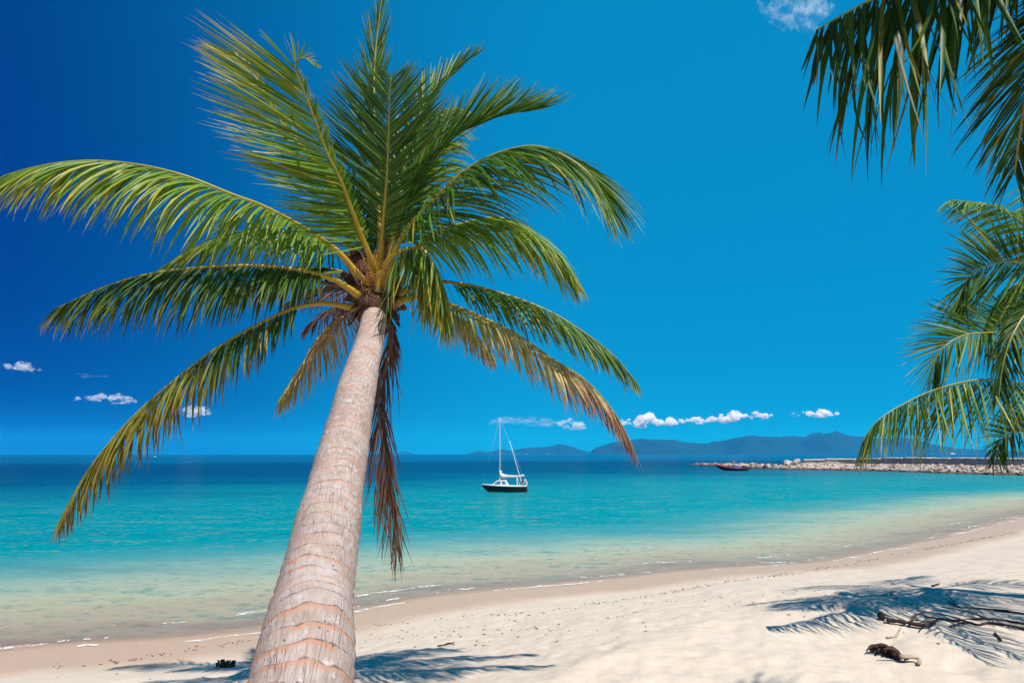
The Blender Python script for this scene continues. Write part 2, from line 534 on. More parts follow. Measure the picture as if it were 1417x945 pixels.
def build_sea():
    radii = np.concatenate([np.geomspace(7, 60, 300)[:-1], np.geomspace(60, 400, 120)[:-1], np.geomspace(400, 12500, 50)])
    angs = np.radians(np.concatenate([np.linspace(-100, -52, 30)[:-1], np.linspace(-52, 52, 460)[:-1], np.linspace(52, 88, 24)]))
    x, y, f, n, m = polar_sheet(radii, angs)
    d = -shore_dist(x, y)
    r = np.hypot(x, y)
    amp = np.interp(r, [8, 40, 90, 300], [0.022, 0.035, 0.05, 0.0]) * np.clip(d / 6.0, 0.0, 1)
    z = np.zeros_like(x)
    sel = np.where((amp > 0) & (d > 0))[0]
    for i in sel:
        w = mnoise.noise(Vector((x[i] * 0.35, y[i] * 0.8, 1.0))) + 0.5 * mnoise.noise(Vector((x[i] * 0.9, y[i] * 1.9, 7.0)))
        z[i] = amp[i] * w
    keep = (d[f] > -4.0).any(axis=1)
    f = f[keep]
    used = np.unique(f)
    remap = np.full(len(x), -1); remap[used] = np.arange(len(used))
    f = remap[f]
    v = np.stack([x, y, z], 1)[used]
    o = mesh_obj('sea', v, f[:, ::-1].copy(), M_WATER)
    attr_f(o, 'off', d[used])
    attr_f(o, 'far', r[used])
    tag(o, 'clear turquoise sea turning deep blue towards the horizon', 'sea', kind='structure')


def build_foam():
    """thin broken lines of foam lying along the waterline"""
    pts = []
    for (x0, y0), (x1, y1) in zip(shore[2:-5], shore[3:-4]):
        L = math.hypot(x1 - x0, y1 - y0)
        k = max(2, int(L / 0.07))
        for i in range(k):
            pts.append((x0 + (x1 - x0) * i / k, y0 + (y1 - y0) * i / k))
    V, F = [], []
    for line, (off, wmax, thr, sd) in enumerate([(0.05, 0.15, -0.05, 2.0), (-0.5, 0.12, 0.12, 8.0), (-1.6, 0.10, 0.22, 17.0)]):
        prev = None
        for i, (x, y) in enumerate(pts):
            j = min(i + 1, len(pts) - 1); h = max(0, j - 2)
            tx, ty = pts[j][0] - pts[h][0], pts[j][1] - pts[h][1]
            l = math.hypot(tx, ty) or 1
            nx, ny = ty / l, -tx / l
            wob = 0.11 * mnoise.noise(Vector((x * 4.5, y * 4.5, sd))) + 0.45 * mnoise.noise(Vector((x * 0.3, y * 0.3, sd))) + 0.14 * mnoise.noise(Vector((x * 1.7, y * 1.7, sd)))
            cover = mnoise.noise(Vector((x * 0.22, y * 0.22, sd + 20))) + 0.55 * mnoise.noise(Vector((x * 1.3, y * 1.3, sd + 30))) + 0.45 * mnoise.noise(Vector((x * 5.0, y * 5.0, sd + 50)))
            w = wmax * min(1.0, max(0.0, (cover - thr) * 2.0))
            if w < 0.003:
                prev = None
                continue
            o0 = off + wob
            a = (x + nx * o0, y + ny * o0); b = (x + nx * (o0 + w), y + ny * (o0 + w))
            za = max(beach_base(o0), 0.0) + 0.035; zb = max(float(beach_base(o0 + w)), 0.0) + 0.02
            V += [(a[0], a[1], za), (b[0], b[1], zb)]
            cur = (len(V) - 2, len(V) - 1)
            if prev: F.append((prev[0], prev[1], cur[1], cur[0]))
            prev = cur
    o = mesh_obj('foam', V, F, M_FOAM)
    tag(o, 'thin broken lines of white foam along the waterline', 'foam', kind='stuff')


build_beach()
build_sea()
build_foam()


# ---------------------------------------------------------------- tubes and curves
def catmull(pts, n):
    p = np.array([tuple(q) for q in pts], dtype=float)
    p = np.vstack([2 * p[0] - p[1], p, 2 * p[-1] - p[-2]])
    seg = []
    for i in range(1, len(p) - 2):
        t = np.linspace(0, 1, 40, endpoint=False)[:, None]
        a, b, c, d = p[i - 1], p[i], p[i + 1], p[i + 2]
        seg.append(0.5 * (2 * b + (c - a) * t + (2 * a - 5 * b + 4 * c - d) * t ** 2 + (3 * b - a - 3 * c + d) * t ** 3))
    seg.append(p[-2][None, :])
    q = np.vstack(seg)
    s = np.concatenate([[0], np.cumsum(np.linalg.norm(np.diff(q, axis=0), axis=1))])
    u = np.linspace(0, s[-1], n)
    return np.stack([np.interp(u, s, q[:, k]) for k in range(3)], 1), s[-1]


def unit(v):
    return v / np.maximum(np.linalg.norm(v, axis=-1, keepdims=True), 1e-9)


def tube(path, rad, sides=8, flat=1.0, ref=(0, 0, 1)):
    path = np.asarray(path, float); n = len(path)
    rad = np.broadcast_to(np.asarray(rad, float), (n,))
    T = unit(np.gradient(path, axis=0))
    ref = np.asarray(ref, float)
    B = np.cross(T, ref)
    bad = np.linalg.norm(B, axis=1) < 0.05
    B[bad] = np.cross(T[bad], np.array([1.0, 0.2, 0]))
    B = unit(B); N = np.cross(B, T)
    a = np.linspace(0, 2 * np.pi, sides, endpoint=False)
    v = path[:, None, :] + rad[:, None, None] * (np.cos(a)[None, :, None] * B[:, None, :] + flat * np.sin(a)[None, :, None] * N[:, None, :])
    v = v.reshape(-1, 3)
    f = []
    for i in range(n - 1):
        for k in range(sides):
            k2 = (k + 1) % sides
            f.append((i * sides + k, i * sides + k2, (i + 1) * sides + k2, (i + 1) * sides + k))
    f.append(tuple(range(sides))[::-1]); f.append(tuple((n - 1) * sides + k for k in range(sides)))
    return v, f


class Bag:
    """collects several shapes of one part in one mesh"""
    def __init__(self):
        self.v, self.f = [], []

    def add(self, v, f):
        o = len(self.v)
        self.v += [tuple(q) for q in v]
        self.f += [tuple(i + o for i in q) for q in f]

    def tube(self, path, rad, sides=6, flat=1.0):
        v, f = tube(path, rad, sides, flat)
        self.add(v, f)

    def box(self, c, s, rot=None):
        c = Vector(c)
        vs = []
        for x in (-1, 1):
            for y in (-1, 1):
                for z in (-1, 1):
                    q = Vector((x * s[0] / 2, y * s[1] / 2, z * s[2] / 2))
                    if rot is not None: q = rot @ q
                    vs.append(c + q)
        self.add(vs, [(0, 1, 3, 2), (4, 6, 7, 5), (0, 4, 5, 1), (2, 3, 7, 6), (0, 2, 6, 4), (1, 5, 7, 3)])

    def obj(self, name, mat, parent=None, smooth=False, loc=None):
        return mesh_obj(name, self.v, self.f, mat, parent, smooth, loc)


# ---------------------------------------------------------------- palm fronds
def frond(parent, pts, L=1.0, pairs=78, t0=0.22, normal=(0, 0, 1), sweep=(72, 28), lift=18, droop=1.0, bend=(0, 0, -1), dry=(0.05, 0.2),
          width=0.028, sides=(1.0, 1.0), mat=None, stalk_r=0.040, stalk_mat=None, stalk_dry=0.0, label=None, gap=0.03, jit=1.0, tipfan=0.5,
          prof=None, seed=0, split=0.0, hang=0.55, name='frond', twist=0.0, dens=1.55):
    r = np.random.default_rng(1000 + seed)
    pairs = int(pairs * dens); width = width * 0.60; L = L * 1.12; stalk_r = stalk_r * 1.12
    path, length = catmull(pts, 90)
    T = unit(np.gradient(path, axis=0))
    s = np.linspace(0, 1, 90)
    Nref = np.asarray(normal, float)
    N = unit(Nref[None, :] - (T @ Nref)[:, None] * T)
    # parallel-transport guard where the rachis turns along the reference normal
    for i in range(1, 90):
        if np.dot(N[i], N[i - 1]) < 0.2:
            q = N[i - 1] - np.dot(N[i - 1], T[i]) * T[i]
            N[i] = q / max(np.linalg.norm(q), 1e-6)
    B = np.cross(T, N)
    # stalk: flattened at the base, thin at the tip
    rad = stalk_r * np.interp(s, [0, 0.035, 0.09, 0.25, 0.7, 1.0], [2.1, 1.45, 0.98, 0.62, 0.30, 0.10])
    sv, sf = tube(path, rad, 8, 0.75, tuple(Nref))
    K = 8
    verts, faces, cols = [], [], []
    bend = np.asarray(bend, float)
    pl = prof or ([0, 0.08, 0.3, 0.55, 0.8, 0.93, 1.0], [0.55, 0.8, 1.0, 0.97, 0.74, 0.52, 0.36])
    for side in (1, -1):
        sc = sides[0] if side > 0 else sides[1]
        if sc <= 0: continue
        u = np.linspace(0, 1, pairs) + r.normal(0, 0.35 / pairs, pairs) * jit
        u = np.clip(u, 0, 1)
        # leaflets missing here and there
        keep = r.random(pairs) > gap
        u = u[keep]; n = len(u)
        st = t0 + (1 - t0) * u
        p0 = np.stack([np.interp(st, s, path[:, k]) for k in range(3)], 1)
        t_ = unit(np.stack([np.interp(st, s, T[:, k]) for k in range(3)], 1))
        n_ = unit(np.stack([np.interp(st, s, N[:, k]) for k in range(3)], 1))
        b_ = unit(np.cross(t_, n_)) * side
        ang = np.radians(np.interp(u, [0, 1], sweep) + r.normal(0, 3.2 * jit, n))
        lf = np.radians(lift + r.normal(0, 6 * jit, n))
        d = t_ * np.cos(ang)[:, None] + (b_ * np.cos(lf)[:, None] + n_ * np.sin(lf)[:, None]) * np.sin(ang)[:, None]
        d = unit(d)
        ln = L * sc * np.interp(u, pl[0], pl[1]) * np.clip(r.normal(1.0, 0.09 * jit, n), 0.55, 1.25)
        short = r.random(n) < 0.05 * jit
        ln = np.where(short, ln * r.uniform(0.45, 0.8, n), ln)
        wd = width * np.interp(u, [0, 0.15, 0.7, 1], [0.75, 1.0, 0.9, 0.55]) * r.uniform(0.8, 1.15, n)
        dr = droop * r.uniform(0.75, 1.3, n)
        kink = r.random(n) < split
        bj = bend[None, :] + r.normal(0, 0.14 * jit, (n, 3))
        d = unit(d + bend[None, :] * (hang * dr)[:, None] + r.normal(0, 0.05 * jit, (n, 3)))
        dl = np.clip(np.interp(u, [0, 1], dry) + r.normal(0, 0.09, n) + (r.random(n) < 0.05) * 0.25, 0, 1.2)
        rl = r.random(n)
        w_ref = unit(t_ + 0.35 * r.normal(0, 1, (n, 3)) * jit + twist * n_)
        p = p0.copy()
        base = len(verts) * 0
        rows = []
        for k in range(K):
            q = k / (K - 1)
            wv = unit(w_ref - np.sum(w_ref * d, 1)[:, None] * d)
            nv = np.cross(wv, d)
            prof_w = np.interp(q, [0, 0.1, 0.35, 0.65, 0.88, 1.0], [0.35, 0.9, 1.0, 0.78, 0.34, 0.03])
            w = (wd * prof_w)[:, None]
            rows.append((p - wv * w + nv * w * 0.35, p.copy(), p + wv * w + nv * w * 0.35, np.full(n, q)))
            p = p + d * (ln / (K - 1))[:, None]
            step = (dr * (0.05 + 0.24 * q))[:, None]
            if k == 4:
                step = step + (kink * 1.6)[:, None]
            d = unit(d + bj * step)
        vv = np.stack([np.stack(rw[:3], 1) for rw in rows], 1)          # n, K, 3, 3
        cc = np.zeros((n, K, 3, 3))
        cc[..., 0] = np.linspace(0, 1, K)[None, :, None]
        cc[..., 1] = dl[:, None, None]
        cc[..., 2] = rl[:, None, None]
        off = sum(len(x) for x in verts)
        idx = off + np.arange(n * K * 3).reshape(n, K, 3)
        a = np.stack([idx[:, :-1, :-1], idx[:, :-1, 1:], idx[:, 1:, 1:], idx[:, 1:, :-1]], -1).reshape(-1, 4)
        verts.append(vv.reshape(-1, 3)); faces.append(a); cols.append(cc.reshape(-1, 3))
    o = mesh_obj(name, np.vstack(verts), np.vstack(faces), mat or M_LEAF, parent)
    attr_col(o, 'leaf', np.vstack(cols))
    if label: o['label'] = label
    st = mesh_obj('leaf_stalk', sv, sf, stalk_mat or M_STALK, o)
    cs = np.zeros((len(sv), 3)); cs[:, 0] = np.repeat(s, 8); cs[:, 1] = stalk_dry + np.interp(np.repeat(s, 8), [0, 0.7, 1], [0, 0, dry[1] * 0.6])
    attr_col(st, 'leaf', cs)
    return o


def F(parent, px, **kw):
    return frond(parent, [P(*q) for q in px], **kw)


def build_trunk(parent, ctrl, diam, ring0=0.098, ring1=0.062, rows_per_ring=9, sides=56, fine=True):
    """ctrl: world points base to top; diam: (fractions, diameters)"""
    path, length = catmull(ctrl, 400)
    s = np.linspace(0, 1, 400)
    # ring count along the stem
    ds = length / 399
    rate = 1.0 / np.interp(s, [0, 1], [ring0, ring1])
    ringc = np.concatenate([[0], np.cumsum((rate[1:] + rate[:-1]) * 0.5 * ds)])
    nrow = int(ringc[-1] * rows_per_ring) if fine else int(ringc[-1] * 3)
    rr = np.linspace(0, ringc[-1], nrow)
    sr = np.interp(rr, ringc, s)
    c = np.stack([np.interp(sr, s, path[:, k]) for k in range(3)], 1)
    T = unit(np.gradient(c, axis=0))
    B = unit(np.cross(T, np.array([0.0, -0.3, 1.0]))); N = np.cross(B, T)
    a = np.linspace(0, 2 * np.pi, sides, endpoint=False)
    rad = np.interp(sr, diam[0], diam[1]) / 2
    V = np.zeros((nrow, sides, 3)); UV = np.zeros((nrow, sides, 2))
    for i in range(nrow):
        for k in range(sides):
            ca, sa = math.cos(a[k]), math.sin(a[k])
            tilt = 0.30 * mnoise.noise(Vector((ca * 0.9, sa * 0.9, rr[i] * 0.45))) + 0.18 * mnoise.noise(Vector((ca * 2.4, sa * 2.4, rr[i] * 0.8 + 30)))
            v = rr[i] + tilt
            ph = v - math.floor(v)
            hw = mnoise.cell(Vector((math.floor(v) + 0.5, 0.5, 0.5))) if False else 0.5 + 0.5 * mnoise.noise(Vector((math.floor(v) * 3.7, 1.3, 0.2)))
            saw = (0.35 + 0.9 * hw) * 0.012 * (ph ** 2.5 if ph < 0.93 else (1 - ph) / 0.07)
            big = 0.012 * mnoise.noise(Vector((ca * 1.1, sa * 1.1, rr[i] * 0.16 + 9)))
            sm = 0.0035 * mnoise.noise(Vector((ca * 7, sa * 7, rr[i] * 1.5)))
            q = rad[i] + saw + big + sm
            V[i, k] = c[i] + q * (ca * B[i] + sa * N[i])
            UV[i, k] = (a[k] * rad[i], v)
    idx = np.arange(nrow * sides).reshape(nrow, sides)
    nx = np.roll(idx, -1, axis=1)
    f = np.stack([idx[:-1], nx[:-1], nx[1:], idx[1:]], -1).reshape(-1, 4)
    o = mesh_obj('trunk', V.reshape(-1, 3), f, M_TRUNK, parent)
    uvl = o.data.uv_layers.new(name='UVMap')
    li = np.zeros(len(o.data.loops), dtype=np.int32)
    o.data.loops.foreach_get('vertex_index', li)
    uvl.data.foreach_set('uv', UV.reshape(-1, 2)[li].astype(np.float32).ravel())
    return o


def flap(bag, base, out, up, w, h, curl, seed):
    """one ragged curved piece of dry fibre"""
    r = random.Random(seed)
    out = Vector(out).normalized(); up = Vector(up).normalized()
    side = out.cross(up).normalized()
    nu, nv = 7, 8
    V = []
    for j in range(nv):
        q = j / (nv - 1)
        cen = Vector(base) + up * (h * q) + out * (curl * q * q)
        ww = w * (1 - 0.85 * q ** 1.6)
        for i in range(nu):
            x = (i / (nu - 1) - 0.5) * 2
            p = cen + side * (x * ww) - out * (0.35 * ww * x * x) + Vector((r.gauss(0, 1), r.gauss(0, 1), r.gauss(0, 1))) * 0.008
            V.append(p)
    Fc = [(j * nu + i, j * nu + i + 1, (j + 1) * nu + i + 1, (j + 1) * nu + i) for j in range(nv - 1) for i in range(nu - 1)]
    bag.add(V, Fc)


def spathe(parent, pts, w):
    path, L = catmull(pts, 20)
    s = np.linspace(0, 1, 20)
    v, f = tube(path, w * np.sin(np.pi * np.clip(s * 0.93 + 0.06, 0, 1)) ** 0.8 + 0.004, 9, 0.45)
    return mesh_obj('spathe', v, f, M_SPATHE, parent)


# ---------------------------------------------------------------- the leaning palm
Y = 1.0
TR = [(417, 945, 2.55), (432, 835, 3.0), (450, 745, 3.42), (474, 628, 4.25), (498.5, 520, 5.35), (512, 470, 6.3), (519, 428, 7.2), (522, 398, 7.55)]
tpts = [P(*q) for q in TR]
base = Vector((-0.62, 0.55, beach_z(-0.62, 0.55) - 0.3))
mid = tpts[0].lerp(base, 0.5) + Vector((0.0, 0.10, -0.10))
palm = empty('palm_tree', Vector((-0.62, 0.55, beach_z(-0.62, 0.55))), 'leaning coconut palm with a pale ringed trunk standing clear in front of the sea', 'palm tree', 'coconut palms on the beach')
ctrl = [base, mid] + tpts
_, tl = catmull(ctrl, 400)
fr, acc = [0.0], 0.0
for a, b in zip(ctrl[:-1], ctrl[1:]):
    acc += (b - a).length; fr.append(acc)
fr = [x / acc for x in fr]
dia = [0.60, 0.47, 0.448, 0.405, 0.385, 0.352, 0.318, 0.285, 0.27, 0.22]
build_trunk(palm, ctrl, (fr, dia))

D0 = 7.3
# --- left side
F(palm, [(508, 398, 7.2), (497, 384, 7.15), (468, 349, 7.0), (426, 319, 6.8), (367, 287, 6.5), (320, 269, 6.3), (260, 245, 6.1), (201, 230, 5.95), (142, 223, 5.8), (95, 224, 5.7), (50, 231, 5.6), (5, 243, 5.55)],
  L=0.86, pairs=92, t0=0.17, lift=4, droop=1.5, sweep=(72, 24), dry=(0.04, 0.30), mat=M_LEAF_YOUNG, width=0.024, bend=(-0.12, 0, -1), seed=1, stalk_r=0.046)
F(palm, [(510, 392, 7.5), (494, 372, 7.7), (450, 340, 8.0), (400, 322, 8.3), (340, 320, 8.5), (285, 338, 8.6), (240, 362, 8.6), (216, 380, 8.6)],
  L=0.75, pairs=62, t0=0.2, lift=0, droop=1.0, sweep=(66, 26), dry=(0.05, 0.22), bend=(-0.25, 0, -0.9), seed=2)
F(palm, [(508, 416, 7.15), (495, 408, 7.0), (462, 387, 6.8), (415, 374, 6.6), (355, 368, 6.4), (284, 370, 6.25), (213, 378, 6.1), (148, 396, 6.0), (77, 427, 5.95)],
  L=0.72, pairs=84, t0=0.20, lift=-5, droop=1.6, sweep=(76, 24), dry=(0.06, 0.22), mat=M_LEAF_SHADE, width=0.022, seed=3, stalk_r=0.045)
F(palm, [(512, 398, 7.5), (490, 383, 7.8), (455, 372, 8.1), (410, 371, 8.3), (360, 384, 8.4), (318, 410, 8.4)],
  L=0.62, pairs=50, t0=0.2, droop=1.2, dry=(0.2, 0.35), seed=4, mat=M_LEAF_SHADE)
F(palm, [(508, 427, 7.2), (489, 426, 7.1), (450, 420, 6.9), (409, 426, 6.7), (355, 450, 6.5), (296, 485, 6.3), (237, 530, 6.15), (178, 583, 6.05), (124, 648, 5.95), (83, 719, 5.9)],
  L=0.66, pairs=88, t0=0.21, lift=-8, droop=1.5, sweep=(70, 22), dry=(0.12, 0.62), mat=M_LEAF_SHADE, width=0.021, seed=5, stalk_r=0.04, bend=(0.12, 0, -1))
F(palm, [(505, 432, 7.45), (487, 428, 7.7), (469, 438, 7.9), (448, 462, 8.0), (418, 504, 8.0), (386, 553, 7.9)],
  L=0.62, pairs=56, t0=0.15, lift=-5, droop=1.3, sweep=(64, 22), dry=(0.75, 0.30), mat=M_LEAF_PALE, width=0.022, seed=6, bend=(0.15, 0, -1), stalk_mat=M_STALK_DEAD)
# --- top
F(palm, [(519, 388, 7.15), (515, 364, 7.0), (493, 307, 6.7), (471, 249, 6.4), (453, 213, 6.2), (435, 164, 6.0), (420, 125, 5.85), (409, 98, 5.75), (411, 84, 5.70), (422, 80, 5.66), (436, 92, 5.63)],
  L=1.02, pairs=96, t0=0.16, normal=(0.25, -0.9, 0.25), lift=6, droop=0.35, hang=0.25, sweep=(70, 26), bend=(-1.0, 0, 0.30), dry=(0.03, 0.26), mat=M_LEAF_YOUNG, width=0.021, sides=(0.16, 1.0), seed=7, stalk_r=0.036,
  prof=([0, 0.1, 0.3, 0.6, 0.76, 0.83, 0.90, 1.0], [0.5, 0.75, 0.95, 1.0, 0.95, 0.45, 0.14, 0.06]))
F(palm, [(516, 386, 7.4), (505, 345, 7.3), (478, 285, 7.1), (440, 230, 6.9), (391, 172, 6.7), (360, 118, 6.55), (338, 85, 6.5), (318, 72, 6.5)],
  L=0.85, pairs=74, t0=0.2, normal=(0.2, -0.9, 0.3), lift=5, droop=0.35, sweep=(62, 30), bend=(-0.9, 0, 0.25), dry=(0.05, 0.4), mat=M_LEAF_YOUNG, width=0.018, sides=(0.2, 1.0), seed=8)
F(palm, [(521, 384, 7.4), (526, 333, 7.6), (521, 240, 7.9), (518, 160, 8.1), (518, 100, 8.2), (522, 50, 8.3), (529, -6, 8.4)],
  L=0.72, pairs=66, t0=0.18, normal=(0.1, -1, 0.1), lift=10, droop=0.20, sweep=(34, 10), bend=(0.1, 0, 1), dry=(0.03, 0.12), seed=9, width=0.024)
F(palm, [(524, 386, 7.2), (529, 320, 7.05), (535, 250, 6.9), (538, 180, 6.75), (539, 135, 6.65), (541, 108, 6.6)],
  L=0.92, pairs=84, t0=0.20, normal=(0.05, -0.95, 0.3), lift=14, droop=0.22, sweep=(60, 42), bend=(-0.2, 0.1, 0.2), dry=(0.02, 0.06), seed=10, width=0.024, stalk_r=0.04,
  prof=([0, 0.12, 0.35, 0.6, 0.8, 0.93, 1.0], [0.6, 0.9, 1.0, 0.9, 0.66, 0.42, 0.25]))
F(palm, [(527, 388, 7.4), (547, 311, 7.6), (564, 213, 7.8), (587, 147, 7.9), (618, 107, 8.0), (657, 76, 8.0)],
  L=0.66, pairs=76, t0=0.2, normal=(-0.3, -0.8, 0.5), lift=8, droop=0.25, sweep=(52, 18), bend=(0.1, 0, 0.8), dry=(0.02, 0.1), seed=11, sides=(0.7, 1.0), width=0.024)
F(palm, [(527, 388, 7.6), (550, 300, 7.9), (575, 200, 8.2), (602, 158, 8.3), (632, 149, 8.4)],
  L=1.0, pairs=68, t0=0.2, normal=(-0.2, -0.6, 0.8), lift=0, droop=0.8, sweep=(66, 34), dry=(0.1, 0.3), seed=12, mat=M_LEAF_YOUNG)
F(palm, [(530, 390, 7.3), (548, 320, 7.2), (577, 248, 7.1), (620, 198, 7.0), (658, 173, 6.9), (700, 159, 6.85), (742, 151, 6.8)],
  L=1.0, pairs=84, t0=0.2, normal=(-0.45, -0.75, 0.6), lift=16, droop=0.35, sweep=(58, 22), bend=(0.1, 0, 0.5), dry=(0.02, 0.12), seed=13, width=0.023, sides=(1, 0.8))
# denser young fronds inside the crown
F(palm, [(519, 388, 7.6), (508, 345, 7.9), (496, 300, 8.2), (484, 265, 8.3), (470, 238, 8.3)],
  L=0.55, pairs=50, t0=0.15, normal=(0.1, -1, 0.2), lift=5, droop=0.35, sweep=(58, 30), bend=(-0.8, 0, -0.1), dry=(0.02, 0.1), seed=14)
F(palm, [(523, 388, 7.7), (535, 335, 8.0), (556, 270, 8.3), (590, 215, 8.5), (630, 195, 8.6)],
  L=0.6, pairs=50, t0=0.15, normal=(-0.3, -0.7, 0.6), lift=5, droop=0.6, sweep=(60, 30), dry=(0.02, 0.1), seed=15)
# --- right side
F(palm, [(533, 400, 7.1), (541, 365, 7.0), (555, 330, 6.9), (575, 302, 6.8), (609, 268, 6.6), (656, 228, 6.4), (709, 206, 6.25), (752, 204, 6.15), (794, 223, 6.05), (822, 248, 6.0), (842, 282, 5.98)],
  L=1.22, pairs=104, t0=0.16, lift=8, droop=0.85, sweep=(64, 34), bend=(0.22, 0, -1), dry=(0.02, 0.14), seed=16, width=0.024, stalk_r=0.042, normal=(-0.1, -0.45, 1))
F(palm, [(535, 402, 7.3), (556, 365, 7.4), (592, 328, 7.5), (646, 308, 7.6), (693, 302, 7.65), (736, 320, 7.7), (768, 347, 7.7), (794, 386, 7.7)],
  L=0.95, pairs=78, t0=0.2, lift=0, droop=1.0, sweep=(62, 24), bend=(0.2, 0, -1), dry=(0.03, 0.2), seed=17, mat=M_LEAF_YOUNG)
F(palm, [(540, 414, 7.3), (560, 402, 7.3), (580, 394, 7.3), (609, 390, 7.3), (651, 395, 7.25), (709, 411, 7.2), (762, 432, 7.15), (805, 458, 7.1), (847, 490, 7.05), (877, 524, 7.0)],
  L=0.62, pairs=80, t0=0.24, lift=-5, droop=1.4, sweep=(62, 20), bend=(0.25, 0, -1), dry=(0.03, 0.20), seed=18, width=0.022)
F(palm, [(540, 424, 7.2), (562, 414, 7.1), (588, 412, 7.0), (614, 418, 6.95), (662, 437, 6.85), (715, 463, 6.75), (762, 495, 6.65), (805, 522, 6.6), (836, 553, 6.55), (860, 587, 6.5), (877, 622, 6.5)],
  L=0.60, pairs=86, t0=0.22, lift=-8, droop=1.5, sweep=(68, 20), bend=(0.15, 0, -1), dry=(0.18, 1.0), seed=19, mat=M_LEAF_PALE, width=0.02, gap=0.08)
F(palm, [(538, 422, 7.4), (570, 412, 7.6), (610, 424, 7.8), (648, 450, 7.9), (682, 492, 7.9)],
  L=0.5, pairs=52, t0=0.25, lift=-5, droop=1.3, dry=(0.35, 0.6), seed=20, mat=M_LEAF_PALE, width=0.02, sweep=(66, 24))
# --- the snapped frond that folds over in front of the crown
F(palm, [(524, 399, 7.0), (526, 388, 6.95), (531, 373, 6.9), (541, 356, 6.8), (558, 347, 6.72), (581, 344, 6.65), (593, 355, 6.6), (601, 375, 6.58), (606, 395, 6.56), (614, 430, 6.55)],
  L=0.92, pairs=52, t0=0.36, normal=(0.5, -0.6, 0.7), lift=-15, droop=2.2, sweep=(75, 40), dry=(0.12, 0.25), seed=21, stalk_r=0.056, width=0.026, jit=1.4,
  prof=([0, 0.2, 0.6, 1], [1.25, 0.9, 0.6, 0.5]), label='snapped frond bent double with its leaflets hanging straight down')
F(palm, [(533, 396, 7.2), (540, 380, 7.15), (549, 362, 7.1), (562, 352, 7.05), (580, 352, 7.0), (600, 370, 6.95), (610, 400, 6.9)],
  L=0.7, pairs=40, t0=0.4, normal=(0.5, -0.6, 0.7), lift=-20, droop=2.2, sweep=(75, 40), dry=(0.05, 0.3), seed=22, stalk_r=0.04, width=0.024, jit=1.3, mat=M_LEAF_PALE)
# --- dead hanging fronds
F(palm, [(528, 428, 7.45), (536, 440, 7.45), (541, 470, 7.35), (535, 505, 7.2), (524, 535, 7.05), (525, 575, 6.9), (531, 620, 6.8), (540, 690, 6.7), (549, 760, 6.6)],
  L=0.88, pairs=74, t0=0.10, normal=(0.3, -1, 0), lift=0, droop=1.2, sweep=(30, 12), dry=(0.3, 0.5), seed=23, mat=M_LEAF_DEAD, stalk_mat=M_STALK_DEAD, width=0.017, stalk_r=0.035, jit=1.4, gap=0.12,
  label='dead brown frond hanging straight down behind the trunk')
F(palm, [(529, 426, 7.5), (538, 445, 7.5), (544, 468, 7.5), (540, 495, 7.45), (529, 516, 7.4)],
  L=0.3, pairs=30, t0=0.15, normal=(0, -1, 0.2), droop=1.2, sweep=(50, 20), dry=(0.4, 0.6), seed=24, mat=M_LEAF_DEAD, stalk_mat=M_STALK_DEAD, width=0.016, jit=1.4, label='short withered brown frond curled beside the trunk')
F(palm, [(502, 424, 7.5), (478, 424, 7.7), (456, 430, 7.9), (436, 444, 8.0), (422, 456, 8.0)],
  L=0.38, pairs=34, t0=0.15, droop=1.3, sweep=(60, 24), dry=(0.4, 0.6), seed=25, mat=M_LEAF_DEAD, stalk_mat=M_STALK_DEAD, width=0.017, jit=1.4, label='withered brown frond drooping on the seaward side')
F(palm, [(504, 412, 7.6), (480, 402, 7.9), (450, 398, 8.1), (420, 404, 8.2), (396, 420, 8.2)],
  L=0.42, pairs=40, t0=0.15, droop=1.4, sweep=(60, 24), dry=(0.4, 0.6), seed=26, mat=M_LEAF_DEAD, stalk_mat=M_STALK_DEAD, width=0.016, jit=1.4, label='withered brown frond under the green ones')
# --- fibre, spathes and dry flower stalk in the heart of the crown
heart = P(520, 405, 7.35)
ax = (tpts[-1] - tpts[-3]).normalized()
bagS = Bag()
e1 = ax.cross(Vector((0, 0, 1))).normalized(); e2 = e1.cross(ax)
for i in range(30):
    a = i * 2.399
    o = e1 * math.cos(a) + e2 * math.sin(a)
    h0 = -0.45 + 0.72 * (i / 30)
    flap(bagS, heart + ax * h0 + o * (0.13 + 0.07 * random.random()), o, ax + o * random.uniform(0.2, 0.9), 0.13 + 0.06 * random.random(), random.uniform(0.28, 0.55), random.uniform(0.02, 0.2), i)
for i in range(10):
    a = i * 0.7 + 0.4
    o = e1 * math.cos(a) + e2 * math.sin(a)
    flap(bagS, heart - ax * 0.28 + o * 0.15, o, Vector((0, 0, -1)) + o * 0.35, 0.07, random.uniform(0.22, 0.42), 0.05, 40 + i)
core, cf = tube([heart - ax * 0.5, heart - ax * 0.3, heart, heart + ax * 0.35, heart + ax * 0.6], [0.14, 0.23, 0.23, 0.14, 0.03], 14)
bagS.add(core, cf)
for i in range(70):
    a = random.uniform(0, 6.28); o = e1 * math.cos(a) + e2 * math.sin(a)
    q0 = heart + ax * random.uniform(-0.45, 0.25) + o * 0.2
    q1 = q0 + o * random.uniform(0.05, 0.3) + Vector((0, 0, random.uniform(-0.35, 0.12)))
    pth, _ = catmull([q0, q0.lerp(q1, .5) + o * 0.05, q1], 7)
    bagS.tube(pth, np.linspace(0.007, 0.003, 7), 4)
bagS.obj('fibre_sheath', M_SHEATH, palm, True)
spathe(palm, [P(500, 396, 7.2), P(478, 397, 7.25), P(450, 392, 7.3), P(424, 388, 7.35)], 0.055)
spathe(palm, [P(513, 372, 7.2), P(508, 352, 7.15), P(500, 342, 7.1), P(492, 339, 7.05)], 0.06)
spathe(palm, [P(536, 425, 7.2), P(546, 432, 7.2), P(549, 442, 7.15), P(551, 451, 7.1)], 0.04)
